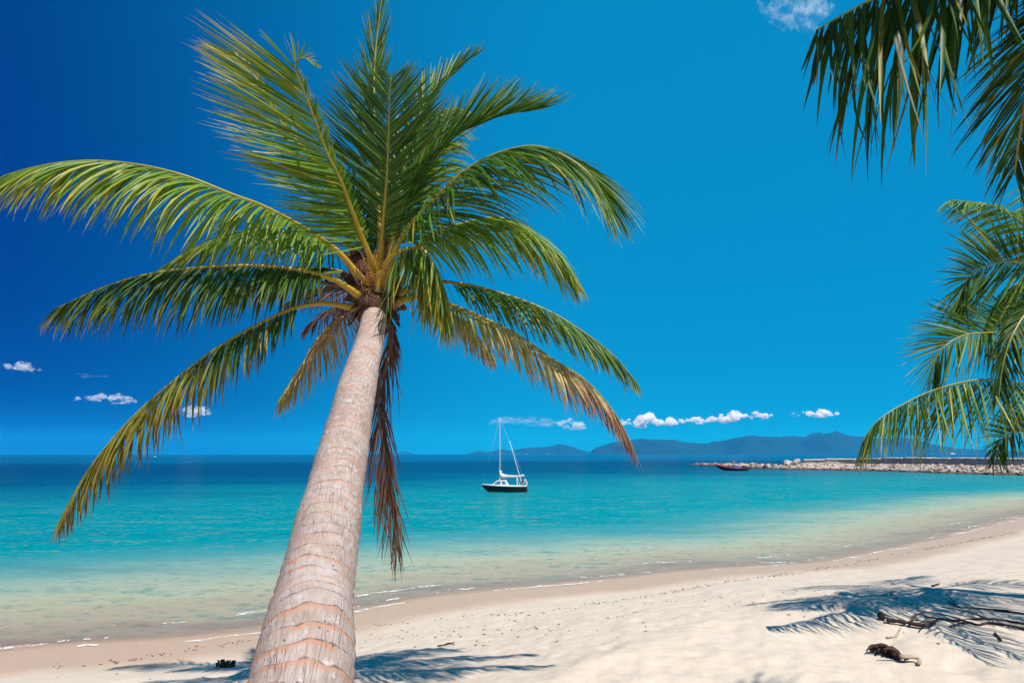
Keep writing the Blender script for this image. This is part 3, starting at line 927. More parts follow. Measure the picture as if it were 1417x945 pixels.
spathe(palm, [P(528, 400, 7.4), P(528, 370, 7.4), P(530, 345, 7.4), P(534, 322, 7.4)], 0.04)
fl = Bag()
fb = P(515, 396, 7.0)
for i in range(26):
    tgt = P(random.uniform(492, 530), random.uniform(352, 392), random.uniform(6.75, 7.0))
    m = fb.lerp(tgt, 0.55) + Vector((random.gauss(0, .05), random.gauss(0, .05), random.gauss(0.03, .05)))
    pth, _ = catmull([fb, m, tgt], 8)
    fl.tube(pth, np.linspace(0.008, 0.003, 8), 5)
fl.obj('flower_stalk', M_FLOWER, palm, True)

# ---------------------------------------------------------------- palm at the side, only its fronds reach into view
c2 = P(1520, 440, 9.59)
b2 = Vector((11.2, 7.0, beach_z(11.2, 7.0)))
palm2 = empty('palm_tree', b2, 'green coconut palm whose long lower frond hangs across the breakwater', 'palm tree', 'coconut palms on the beach')
build_trunk(palm2, [b2 - Vector((0, 0, 0.3)), b2.lerp(c2, 0.35) + Vector((0.4, -0.2, -0.2)), b2.lerp(c2, 0.75) + Vector((0.2, -0.1, -0.1)), c2], ([0, 0.1, 1], [0.5, 0.36, 0.22]), fine=False, sides=24)
F(palm2, [(1520, 430, 9.59), (1490, 385, 9.50), (1440, 332, 9.33), (1400, 299, 9.16), (1365, 283, 9.07), (1317, 277, 8.98)],
   L=0.73, dens=1.6, pairs=70, t0=0.15, lift=5, droop=0.8, bend=(0.1, 0, -1), sweep=(58, 20), dry=(0.03, 0.15), seed=31, mat=M_LEAF_YOUNG)
F(palm2, [(1520, 440, 9.59), (1480, 390, 9.33), (1440, 369, 9.16), (1410, 363, 8.98), (1384, 363, 8.89), (1358, 371, 8.81), (1337, 388, 8.72), (1322, 428, 8.72)],
   L=1.12, dens=1.6, pairs=90, t0=0.15, normal=(0.3, -0.85, -0.35), lift=5, droop=0.30, bend=(-0.2, 0, -0.6), sweep=(68, 30), dry=(0.02, 0.10), seed=32, width=0.028)
F(palm2, [(1520, 450, 9.59), (1470, 455, 9.24), (1420, 458, 8.89), (1376, 460, 8.72), (1337, 463, 8.55), (1310, 477, 8.46), (1294, 499, 8.46), (1291, 530, 8.46)],
   L=0.95, dens=1.6, pairs=84, t0=0.2, normal=(0.3, -0.7, 0.3), lift=5, droop=0.45, bend=(-0.3, 0, -0.7), sweep=(66, 30), dry=(0.02, 0.12), seed=33, width=0.026)
F(palm2, [(1520, 470, 9.59), (1480, 520, 9.07), (1440, 533, 8.72), (1410, 530, 8.55), (1358, 525, 8.20), (1297, 538, 7.85), (1250, 559, 7.67), (1218, 579, 7.59), (1200, 600, 7.59), (1192, 616, 7.59)],
   L=1.04, dens=1.6, pairs=92, t0=0.15, lift=15, droop=1.35, hang=1.0, bend=(-0.08, 0, -1), sweep=(70, 26), dry=(0.04, 0.16), seed=34, width=0.026, split=0.12, jit=1.2)
F(palm2, [(1520, 480, 9.59), (1480, 560, 9.42), (1440, 590, 9.24), (1405, 598, 9.07), (1385, 610, 8.98), (1374, 640, 8.89)],
   L=0.65, dens=1.6, pairs=64, t0=0.15, normal=(0.2, -0.9, 0.3), droop=0.3, sweep=(70, 30), dry=(0.02, 0.08), seed=35, mat=M_LEAF_SHADE)
F(palm2, [(1520, 440, 9.59), (1475, 418, 8.89), (1430, 425, 8.37), (1402, 462, 8.11), (1388, 505, 8.02), (1382, 550, 7.94)],
   L=0.69, dens=1.6, pairs=70, t0=0.15, normal=(-0.2, -0.8, 0.5), droop=0.9, sweep=(58, 26), dry=(0.02, 0.06), seed=36, mat=M_LEAF_SHADE)

F(palm2, [(1520, 440, 9.59), (1480, 400, 9.77), (1440, 385, 9.85), (1405, 395, 9.94), (1378, 430, 9.94), (1366, 470, 9.94)],
   L=0.69, dens=1.6, pairs=60, t0=0.15, droop=1.0, sweep=(60, 24), dry=(0.02, 0.1), seed=38, mat=M_LEAF_SHADE)
# fronds on the far sides of that crown, in view only through their shadow and edges
for k, (dx, dy, dz) in enumerate([(3.2, -0.6, 0.4), (1.4, -3.2, 0.2), (1.8, 3.0, 0.1), (0.3, 0.6, 3.2), (-0.4, -3.0, 0.1)]):
    p1 = c2 + Vector((dx * 0.4, dy * 0.4, dz * 0.4 + 0.75)); p2 = c2 + Vector((dx * 0.8, dy * 0.8, dz + 0.5)); p3 = c2 + Vector((dx * 1.15, dy * 1.15, dz - 0.6))
    frond(palm2, [c2, p1, p2, p3], L=0.9, pairs=60, t0=0.2, droop=1.0, sweep=(64, 26), dry=(0.03, 0.15), seed=40 + k)

for k, tip in enumerate([(6.3, 6.3, 3.7), (6.8, 5.6, 4.2), (7.7, 6.9, 3.3)]):
    tip = Vector(tip)
    pts_ = [c2, c2.lerp(tip, 0.35) + Vector((0, 0, 0.75)), c2.lerp(tip, 0.7) + Vector((0, 0, 0.65)), tip]
    frond(palm2, pts_, L=0.75, pairs=62, dens=1.1, t0=0.18, droop=1.0, sweep=(64, 26), dry=(0.03, 0.15), seed=80 + k)

# ---------------------------------------------------------------- palm overhead
c3 = P(1700, -330, 3.036)
b3 = Vector((5.0, 0.9, beach_z(5.0, 0.9)))
palm3 = empty('palm_tree', b3, 'coconut palm overhead whose dark leaflets hang down against the sky', 'palm tree', 'coconut palms on the beach')
build_trunk(palm3, [b3 - Vector((0, 0, 0.3)), b3.lerp(c3, 0.35) + Vector((0.3, -0.1, -0.2)), b3.lerp(c3, 0.75) + Vector((0.1, -0.1, -0.1)), c3], ([0, 0.1, 1], [0.5, 0.34, 0.22]), fine=False, sides=24)
F(palm3, [(1700, -330, 3.036), (1600, -300, 2.904), (1500, -200, 2.805), (1400, -110, 2.739), (1320, -55, 2.706), (1260, -22, 2.673), (1210, -2, 2.640), (1165, 22, 2.627), (1130, 42, 2.607)],
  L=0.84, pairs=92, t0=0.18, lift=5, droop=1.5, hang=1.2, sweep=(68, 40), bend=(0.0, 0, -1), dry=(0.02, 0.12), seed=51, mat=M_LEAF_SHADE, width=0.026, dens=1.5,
  prof=([0, 0.3, 0.55, 0.72, 0.84, 0.92, 1.0], [0.62, 0.62, 0.7, 1.0, 0.85, 0.5, 0.3]), gap=0.1, split=0.1, jit=1.5)
F(palm3, [(1700, -330, 3.036), (1640, -200, 2.970), (1560, -80, 2.937), (1490, -10, 2.904), (1450, 50, 2.904), (1425, 110, 2.904), (1412, 180, 2.904), (1404, 240, 2.904)],
  L=0.55, pairs=110, t0=0.2, normal=(-0.3, -0.8, 0.5), lift=0, droop=0.7, sweep=(60, 26), bend=(-0.25, 0, -1), dry=(0.03, 0.2), seed=52, mat=M_LEAF_SHADE, width=0.014)
# unseen fronds added above the view, spread flat to shade the hanging one
for k, (off, fx) in enumerate([(0.30, 0), (0.52, -160), (0.6, 130), (0.85, -40)]):
    pts_ = [P(1700 + (x - 1700) * 1.0, y + (fx * (1700 - x) / 900.0) * 0.25, d) + SUNV * off for x, y, d in [(1700, -330, 3.036), (1580, -330, 2.904), (1450, -250, 2.772), (1330, -190, 2.640), (1230, -140, 2.541), (1150, -90, 2.475)]]
    frond(palm3, pts_, L=0.55, pairs=90, t0=0.2, droop=0.12, hang=0.0, lift=8, sweep=(66, 30), dry=(0.02, 0.08), seed=70 + k, mat=M_LEAF_SHADE, width=0.045)
for k, (dx, dy, dz) in enumerate([(2.6, -1.6, 0.3), (-0.6, -3.0, 0.3), (2.2, 0.2, 0.9)]):
    p1 = c3 + Vector((dx * 0.4, dy * 0.4, dz * 0.4 + 0.7)); p2 = c3 + Vector((dx * 0.8, dy * 0.8, dz + 0.5)); p3 = c3 + Vector((dx * 1.15, dy * 1.15, dz - 0.6))
    frond(palm3, [c3, p1, p2, p3], L=0.9, pairs=50, t0=0.2, droop=1.0, sweep=(64, 26), dry=(0.03, 0.15), seed=60 + k)


# ---------------------------------------------------------------- breakwater
BW = [on_z(x, y) for x, y in [(955, 643.0), (999, 645.2), (1035, 647.6), (1084, 649.2), (1126, 649.9), (1180, 650.8), (1280, 653.8), (1417, 657.8)]]
BW = [Vector((p.x, p.y, 0)) for p in BW] + [Vector((122, 98, 0))]
bw_path, bw_len = catmull(BW, 240)
bw_t = unit(np.gradient(bw_path, axis=0))
bw_n = np.stack([-bw_t[:, 1], bw_t[:, 0], np.zeros(240)], 1)      # points away from the beach side
if bw_n[120][0] * 1.0 + bw_n[120][1] * 1.0 < 0: bw_n = -bw_n


def bw_at(px):
    """index on the path nearest to a picture column at the waterline"""
    u = (px - CX) / FPX
    col = bw_path[:, 0] / (bw_path[:, 1] * math.cos(PITCH) + (0 - EYE.z) * math.sin(PITCH))
    return int(np.argmin(np.abs(col - u)))


bw = empty('breakwater', bw_path[150], 'long low breakwater of pale rubble with an old retaining wall on top', 'breakwater')
crest = np.interp(np.arange(240), [0, bw_at(1000), bw_at(1060), bw_at(1110), 239], [0.25, 0.7, 0.9, 1.6, 1.9])
prof_o = [-1.2, 0.0, 2.2, 4.2, 6.5, 12.0, 16.0]
prof_h = [-0.9, 0.0, 0.62, 1.0, 1.0, 0.9, -0.9]
V = []
for i in range(240):
    for o_, h_ in zip(prof_o, prof_h):
        wsc = 0.45 + 0.55 * min(1.0, crest[i] / 1.5)
        p = bw_path[i] + bw_n[i] * o_ * wsc
        z = h_ * crest[i] if h_ > 0 else h_
        V.append((p[0], p[1], z + 0.18 * mnoise.noise(Vector((p[0] * 0.8, p[1] * 0.8, 2.0)))))
Fq = [(i * 7 + k, (i + 1) * 7 + k, (i + 1) * 7 + k + 1, i * 7 + k + 1) for i in range(239) for k in range(6)]
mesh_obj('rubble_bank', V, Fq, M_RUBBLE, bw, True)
# small loose rubble of the bank
rb = Bag()
ico = bmesh.new(); bmesh.ops.create_icosphere(ico, subdivisions=1, radius=1.0)
iv = [v.co.copy() for v in ico.verts]; iff = [tuple(v.index for v in f.verts) for f in ico.faces]; ico.free()
for k in range(1500):
    i = int(rng.integers(0, 239)); o_ = rng.uniform(-0.2, 4.6)
    wsc = 0.45 + 0.55 * min(1.0, crest[i] / 1.5)
    p = bw_path[i] + bw_n[i] * o_ * wsc
    z = np.interp(o_, prof_o, prof_h) * crest[i]
    r_ = rng.uniform(0.14, 0.36)
    sc = Vector((rng.uniform(.7, 1.4), rng.uniform(.7, 1.4), rng.uniform(.5, .9))) * r_
    rot = Matrix.Rotation(rng.uniform(0, 6.28), 3, 'Z')
    rb.add([Vector((p[0], p[1], max(z, 0.02))) + rot @ Vector((v.x * sc.x * rng.uniform(.8, 1.2), v.y * sc.y, v.z * sc.z)) for v in iv], iff)
o = rb.obj('loose_stones', M_RUBBLE, bw, False); o['kind'] = 'stuff'
# retaining wall in sections with an irregular sandy top
i0 = bw_at(1108)
sec = list(range(i0, 238, 9))
for a_, b_ in zip(sec[:-1], sec[1:]):
    r_ = random.Random(a_)
    fade = min(1.0, (a_ - i0) / 30.0)
    V = []
    n_ = b_ - a_
    idxs = list(range(a_, b_ + 1))
    topz = 2.55 + 0.6 * fade + r_.uniform(-0.06, 0.06)
    gap_ = 0.03
    for q, i in enumerate(idxs):
        sh = gap_ if q == 0 else (-gap_ if q == n_ else 0.0)
        c = bw_path[i] + bw_t[i] * sh
        jn = 0.15 * mnoise.noise(Vector((c[0] * .5, c[1] * .5, 8)))
        jz = 0.09 * mnoise.noise(Vector((c[0] * .9, c[1] * .9, 18)))
        for o_, z in ((4.6 + jn, 0.9), (4.75 + jn, topz + jz), (7.6, topz + jz), (7.7, 0.9)):
            p = c + bw_n[i] * o_
            V.append((p[0], p[1], z))
    Fq = [(q * 4 + k, (q + 1) * 4 + k, (q + 1) * 4 + k + 1, q * 4 + k + 1) for q in range(n_) for k in range(3)]
    Fq += [(0, 1, 2, 3), tuple(n_ * 4 + k for k in (3, 2, 1, 0))]
    w = mesh_obj('wall_section', V, Fq, M_WALL if fade > 0.45 else M_ROCK_PALE, bw, False)
    # worn capping of the section
    V2 = []
    for q, i in enumerate(idxs):
        sh = gap_ if q == 0 else (-gap_ if q == n_ else 0.0)
        c = bw_path[i] + bw_t[i] * sh
        jz = 0.09 * mnoise.noise(Vector((c[0] * .9, c[1] * .9, 18))) + 0.004
        lip = 0.12 + 0.10 * mnoise.noise(Vector((c[0] * 2.2, c[1] * 2.2, 28)))
        for o_, z in ((4.55, topz + jz - lip), (4.55, topz + jz + 0.16), (7.9, topz + jz + 0.2), (7.9, topz + jz)):
            p = c + bw_n[i] * (o_ + 0.05 * mnoise.noise(Vector((c[0] * 3, c[1] * 3, 1))))
            V2.append((p[0], p[1], z + 0.06 * mnoise.noise(Vector((c[0] * 1.7, c[1] * 1.7, o_)))))
    mesh_obj('capping', V2, Fq, M_CAP, w, True)

# boulders along it
protos = []
for k in range(9):
    bm = bmesh.new()
    bmesh.ops.create_icosphere(bm, subdivisions=2, radius=1.0)
    for v in bm.verts:
        n = mnoise.noise(v.co * 1.1 + Vector((k * 7.3, 0, 0))) * 0.45 + mnoise.noise(v.co * 2.6 + Vector((0, k * 5.1, 0))) * 0.18
        v.co *= 1 + n
        v.co.z *= 0.72
        for ax_ in (Vector((1, .2, .1)), Vector((-.3, 1, .2)), Vector((.1, .1, 1)), Vector((-.7, -.7, .1))):
            u_ = ax_.normalized(); dd = v.co.dot(u_)
            if dd > 0.72: v.co -= u_ * (dd - 0.72) * 0.85
    me = bpy.data.meshes.new('boulder'); bm.to_mesh(me); bm.free()
    protos.append(me)
ROCKS = {'pale': (M_ROCK_PALE, 'pale weathered boulder lying on the breakwater bank below the wall'), 'pink': (M_ROCK_PINK, 'pinkish brown boulder lying on the breakwater bank below the wall'),
         'brown': (M_ROCK_DARK, 'dark brown boulder among paler ones on the breakwater bank'), 'dark': (M_ROCK_DARK, 'dark wet boulder at the low outer end of the breakwater'), 'tip': (M_ROCK_PALE, 'pale boulder at the low outer end of the breakwater')}
meshes = {}
for key, (m_, lab) in ROCKS.items():
    for k, me in enumerate(protos):
        c = me.copy(); c.name = 'boulder'; c.materials.append(m_); meshes[key, k] = c
iw = bw_at(1085)
for k in range(270):
    tipzone = k < 95
    i = int(rng.integers(6, iw)) if tipzone else int(rng.integers(iw - 6, bw_at(1430)))
    o_ = rng.uniform(0.0, 6.0 if tipzone else 4.3)
    wsc = 0.45 + 0.55 * min(1.0, crest[i] / 1.5)
    p = bw_path[i] + bw_n[i] * o_ * wsc
    z = float(np.interp(o_, prof_o, prof_h) * crest[i])
    if tipzone: key = 'dark' if rng.random() < 0.55 else 'tip'
    else: key = 'pale' if rng.random() < 0.5 else ('pink' if rng.random() < 0.75 else 'brown')
    o = bpy.data.objects.new('boulder', meshes[key, int(rng.integers(0, 9))])
    s_ = rng.uniform(0.42, 0.95) * (0.8 if tipzone else 0.56)
    o.scale = (s_ * rng.uniform(.8, 1.4), s_ * rng.uniform(.8, 1.3), s_ * rng.uniform(.7, 1.1))
    o.rotation_euler = (rng.uniform(-.3, .3), rng.uniform(-.3, .3), rng.uniform(0, 6.28))
    o.location = (p[0], p[1], max(0.0, z) + 0.15 * s_)
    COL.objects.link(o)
    tag(o, ROCKS[key][1], 'boulder', 'boulders along the breakwater')
# the big blocks where the wall begins
for px_, s_ in ((1080, 1.5), (1093, 1.25), (1097.5, 1.0)):
    i = bw_at(px_); p = bw_path[i] + bw_n[i] * 3.6
    o = bpy.data.objects.new('boulder', meshes['pale', int(px_) % 9])
    o.scale = (s_ * 1.2, s_, s_); o.location = (p[0], p[1], 1.4 + 0.4 * (px_ > 1095) * 2); o.rotation_euler = (0, 0, px_)
    COL.objects.link(o)
    tag(o, {1080: 'widest pale block at the outer end of the retaining wall', 1093: 'rounded pale block beside the end of the retaining wall', 1097.5: 'pale block perched highest beside the end of the wall'}[px_], 'boulder', 'boulders along the breakwater')

# ---------------------------------------------------------------- hills beyond the bay
def hills(name, ridge, D, depth, label, seed):
    xs = np.array([p[0] for p in ridge], float); ys = np.array([p[1] for p in ridge], float)
    nc = 260; nr = 26
    px = np.linspace(xs[0], xs[-1], nc)
    py = np.interp(px, xs, ys)
    V = []
    for j in range(nr):
        q = (j / (nr - 1)) * 2 - 1
        for i in range(nc):
            w = on_dir(px[i], 628)
            h = max(0.0, (629.0 - py[i])) * D / FPX
            end = min(1.0, min(i, nc - 1 - i) / 6.0)
            k = max(0.0, math.cos(q * math.pi / 2)) ** 0.85
            n = mnoise.fractal(Vector((px[i] * 0.03 + seed, q * 2.2, seed)), 1.0, 2.0, 5)
            hh = h * (k * (1 + (0.25 * n if abs(q) > 0.06 else 0.02 * n)))
            dd = D + q * depth * (0.5 + 0.5 * end) + 120 * math.sin(px[i] * 0.05 + seed)
            V.append((w.x * dd, w.y * dd, hh * end - 3 if abs(q) < 0.999 else -6))
    Fq = [(j * nc + i, j * nc + i + 1, (j + 1) * nc + i + 1, (j + 1) * nc + i) for j in range(nr - 1) for i in range(nc - 1)]
    tag(mesh_obj(name, V, Fq, M_HILL), label, 'hills', kind='structure')


def on_dir(px, py):
    d = FW + RT * ((px - CX) / FPX) - UP * ((py - CY) / FPX)
    return d / math.hypot(d.x, d.y) * math.sqrt(1 + ((px - CX) / FPX) ** 2)


hills('hills', [(806, 629), (812, 626.5), (824, 620), (848, 612.6), (884, 611), (919, 610), (946, 612), (970, 614.7), (1005, 612.6), (1020, 606.7), (1036, 604.3), (1053, 606.4), (1073, 605), (1094, 605.8), (1109, 608),
                (1121, 603.7), (1136, 600.8), (1150, 601.6), (1171, 603), (1218, 606.7), (1247, 608.4), (1273, 610.4), (1297, 616), (1325, 621), (1350, 622), (1420, 625), (1500, 628), (1520, 629)], 7600, 1100,
      'hazy blue forested hills along the horizon beyond the bay', 3.0)
hills('hills', [(640, 629.2), (663, 624.7), (675, 626.4), (695, 622), (707, 624), (724, 621), (746, 620), (764, 618.5), (775, 614.5), (780, 615.5), (792, 619), (812, 625), (850, 627), (870, 629)], 9200, 900,
      'fainter range of hills behind the anchored sailing boat', 9.0)
hills('island', [(544, 629.3), (552, 626.8), (560, 625), (567, 626.2), (573, 629.3)], 9800, 300, 'tiny hazy island on the horizon beside the trunk', 5.0)

# ---------------------------------------------------------------- sailing boat
M_HULL = plain('dark_hull_paint', (0.018, 0.012, 0.012), 0.4, 0.4, 0.3, 2)
M_WHITE = plain('white_boat_paint', (0.72, 0.72, 0.70), 0.4, 0.4, 0.06, 2)
M_RUST = plain('red_brown_paint', (0.19, 0.05, 0.035), 0.5, 0.3, 0.3, 3)
M_SAIL = plain('furled_sailcloth', (0.66, 0.60, 0.56), 0.8, 0.2, 0.12, 5)
M_SPAR = plain('aluminium_spar', (0.55, 0.50, 0.45), 0.45, 0.4, 0.15, 3)
M_GLASS = plain('cabin_glass', (0.05, 0.16, 0.28), 0.15, 0.6, 0.2, 2)
M_BLUE = plain('blue_tarpaulin', (0.02, 0.06, 0.25), 0.6, 0.3, 0.3, 3)
M_RED = plain('red_boat_paint', (0.62, 0.03, 0.05), 0.5, 0.3, 0.2, 3)
M_FLAG = plain('red_flag_cloth', (0.55, 0.08, 0.06), 0.8, 0.2, 0.2, 3)
M_DARKWOOD = plain('dark_boat_wood', (0.05, 0.028, 0.022), 0.6, 0.3, 0.4, 3)
M_PALEHULL = plain('pale_ferry_paint', (0.75, 0.76, 0.78), 0.4, 0.4, 0.05, 0.5)


def hull_mesh(L, beam, sheer, keel, bow_pow=1.6, stern=0.75, n=24, m=9, rake=0.0):
    """open hull along x: bow at -L/2; sheer(t), keel(t) give deck and bottom heights"""
    V = []
    for i in range(n):
        t = i / (n - 1)
        w = beam / 2 * (1 - (1 - min(1, t * 1.7)) ** bow_pow) * (1 - (1 - stern) * max(0, (t - 0.6) / 0.4) ** 2)
        w = max(w, 0.01)
        zt, zb = sheer(t), keel(t)
        for j in range(m):
            a = j / (m - 1) * math.pi
            y = -math.cos(a) * w
            k = math.sin(a) ** 0.6
            z = zt + (zb - zt) * k
            x = -L / 2 + L * t + rake * (1 - t) ** 3 * (z - zb)
            V.append((x, y * (1 - 0.25 * k), z))
    Fq = [(i * m + j, i * m + j + 1, (i + 1) * m + j + 1, (i + 1) * m + j) for i in range(n - 1) for j in range(m - 1)]
    Fq.append(tuple((n - 1) * m + j for j in range(m)))
    return V, Fq


def xf(v, loc, rz):
    c, s_ = math.cos(rz), math.sin(rz)
    return [(loc[0] + x * c - y * s_, loc[1] + x * s_ + y * c, loc[2] + z) for x, y, z in v]


def sail_boat():
    loc = on_z(698.5, 680.5); loc = Vector((loc.x, loc.y, 0.0)); rz = R(-6)
    b = empty('sailing_boat', loc, 'small dark hulled sailing boat at anchor with its sail furled', 'sailing boat')
    sheer = lambda t: 0.62 + 0.20 * (1 - t) ** 2 + 0.05 * t
    keel = lambda t: -0.25 + 0.75 * (1 - min(1, t * 3.2)) ** 2
    v, f = hull_mesh(5.0, 1.75, sheer, keel, 1.8, 0.72, rake=-0.4)
    mesh_obj('hull', xf(v, loc, rz), f, M_HULL, b)
    # deck lid following the sheer
    V = []
    for i in range(16):
        t = i / 15
        w = 1.75 / 2 * (1 - (1 - min(1, t * 1.7)) ** 1.8) * (1 - 0.28 * max(0, (t - 0.6) / 0.4) ** 2) + 0.03
        x = -2.5 + 5.0 * t - 0.4 * (1 - t) ** 3 * (sheer(t) - keel(t))
        z = sheer(t)
        V += [(x, -w, z - 0.03), (x, -w, z + 0.05), (x, w, z + 0.05), (x, w, z - 0.03)]
    Fq = [(i * 4 + k, (i + 1) * 4 + k, (i + 1) * 4 + k + 1, i * 4 + k + 1) for i in range(15) for k in range(3)]
    mesh_obj('deck', xf(V, loc, rz), Fq, M_WHITE, b, False)
    # cabin: wedge with raked front, its roof, windows
    w = 0.52
    A = [(-1.55, 0.70), (-0.85, 1.27), (0.12, 1.32), (0.45, 0.72)]
    V = [(x, -w, z) for x, z in A] + [(x, w, z) for x, z in A]
    cab = mesh_obj('cabin', xf(V, loc, rz), [(0, 1, 2, 3), (7, 6, 5, 4), (0, 4, 5, 1), (1, 5, 6, 2), (2, 6, 7, 3), (0, 3, 7, 4)], M_WHITE, b, False)
    for W in ([(-1.18, 0.86), (-0.78, 1.18), (-0.42, 1.19), (-0.42, 0.86)], [(-0.26, 0.86), (-0.26, 1.2), (0.05, 1.21), (0.22, 0.86)]):
        V = []
        for yy in (-w - 0.025, -w + 0.01):
            V += [(x, yy, z) for x, z in W]
        mesh_obj('window', xf(V, loc, rz), [(0, 1, 2, 3), (7, 6, 5, 4), (0, 4, 5, 1), (1, 5, 6, 2), (2, 6, 7, 3), (3, 7, 4, 0)], M_GLASS, cab, False)
    V = []
    for yy in (-0.34, 0.34):
        V += [(-1.42, yy, 0.86), (-0.96, yy, 1.23)]
    g = [(x - 0.03, y, z + 0.03) for x, y, z in V]
    mesh_obj('windscreen', xf(g, loc, rz), [(0, 1, 3, 2)], M_GLASS, cab, False)

    def tb(name, pts, rad, mat, sides=8, parent=b):
        pth, _ = catmull([Vector(q) for q in pts], 14)
        v, f = tube(pth, rad, sides)
        return mesh_obj(name, xf(v, loc, rz), f, mat, parent)
    tb('mast', [(-0.58, 0, 0.7), (-0.57, 0, 4.5), (-0.60, 0, 8.35)], np.linspace(0.062, 0.045, 14), M_SPAR)
    boom = tb('boom', [(-0.58, 0, 1.62), (0.9, 0, 1.60), (2.25, 0, 1.72)], 0.035, M_SPAR)
    bg = Bag()
    pth, _ = catmull([Vector((-0.52, 0, 2.35)), Vector((-0.48, 0, 2.0)), Vector((-0.25, 0, 1.78)), Vector((0.5, 0, 1.74)), Vector((1.3, 0, 1.73)), Vector((2.2, 0, 1.82))], 30)
    rr_ = np.array([0.05 + 0.12 * math.exp(-((i - 6) / 5.0) ** 2) + 0.085 * (0.6 + 0.4 * math.sin(i * 1.9)) for i in range(30)])
    v, f = tube(pth, rr_, 9); bg.add(v, f)
    mesh_obj('furled_sail', xf(bg.v, loc, rz), bg.f, M_SAIL, b)
    tb('spar', [(1.95, -0.1, 0.9), (1.25, -0.1, 3.3), (0.55, -0.1, 5.65)], np.linspace(0.04, 0.03, 14), M_WHITE)
    tb('boom_crutch', [(1.42, 0.0, 0.68), (1.40, 0, 1.2), (1.36, 0, 1.66)], 0.045, M_WHITE)
    tb('boom_crutch', [(1.72, 0.3, 0.68), (1.58, 0.15, 1.1), (1.42, 0, 1.55)], 0.03, M_WHITE)
    rail = Bag()
    for yy in (-0.55, 0.55):
        for pts in ([(2.0, yy, 0.68), (2.25, yy, 1.15), (2.3, yy, 1.4)], [(2.45, yy, 0.65), (2.5, yy, 0.9), (2.5, yy, 1.05)], [(2.3, yy, 1.4), (2.42, yy, 1.2), (2.55, yy, 0.82)]):
            pth, _ = catmull([Vector(q) for q in pts], 8); rail.tube(pth, 0.025, 6)
    pth, _ = catmull([Vector((2.3, -0.55, 1.4)), Vector((2.36, 0, 1.42)), Vector((2.3, 0.55, 1.4))], 8); rail.tube(pth, 0.025, 6)
    mesh_obj('stern_rail', xf(rail.v, loc, rz), rail.f, M_WHITE, b)
    en = Bag(); en.box((2.08, -0.28, 0.98), (0.24, 0.26, 0.5)); en.box((2.1, -0.28, 1.25), (0.30, 0.30, 0.12))
    mesh_obj('outboard_motor', xf(en.v, loc, rz), en.f, M_RUST, b, False)
    rd = Bag(); V = [(2.22, -0.02, 0.7), (2.55, -0.02, 0.5), (2.68, -0.02, -0.15), (2.3, -0.02, -0.2)]
    V = V + [(x, 0.05, z) for x, y, z in V]
    mesh_obj('rudder', xf(V, loc, rz), [(0, 1, 2, 3), (7, 6, 5, 4), (0, 4, 5, 1), (1, 5, 6, 2), (2, 6, 7, 3), (3, 7, 4, 0)], M_RUST, b, False)
    st = Bag()
    for a_, c_ in (((-0.6, 0, 8.3), (-2.45, 0, 0.9)), ((-0.6, 0, 8.3), (2.4, 0, 0.95)), ((-0.6, 0, 7.5), (-0.4, -0.8, 0.75)), ((-0.6, 0, 7.5), (-0.4, 0.8, 0.75)), ((0.55, -0.1, 5.6), (2.3, 0, 1.3)), ((-2.45, 0, 0.8), (-2.75, 0, -0.1))):
        st.tube([Vector(a_), Vector(a_).lerp(Vector(c_), .5), Vector(c_)], 0.006, 4)
    mesh_obj('rigging', xf(st.v, loc, rz), st.f, M_SPAR, b)


sail_boat()


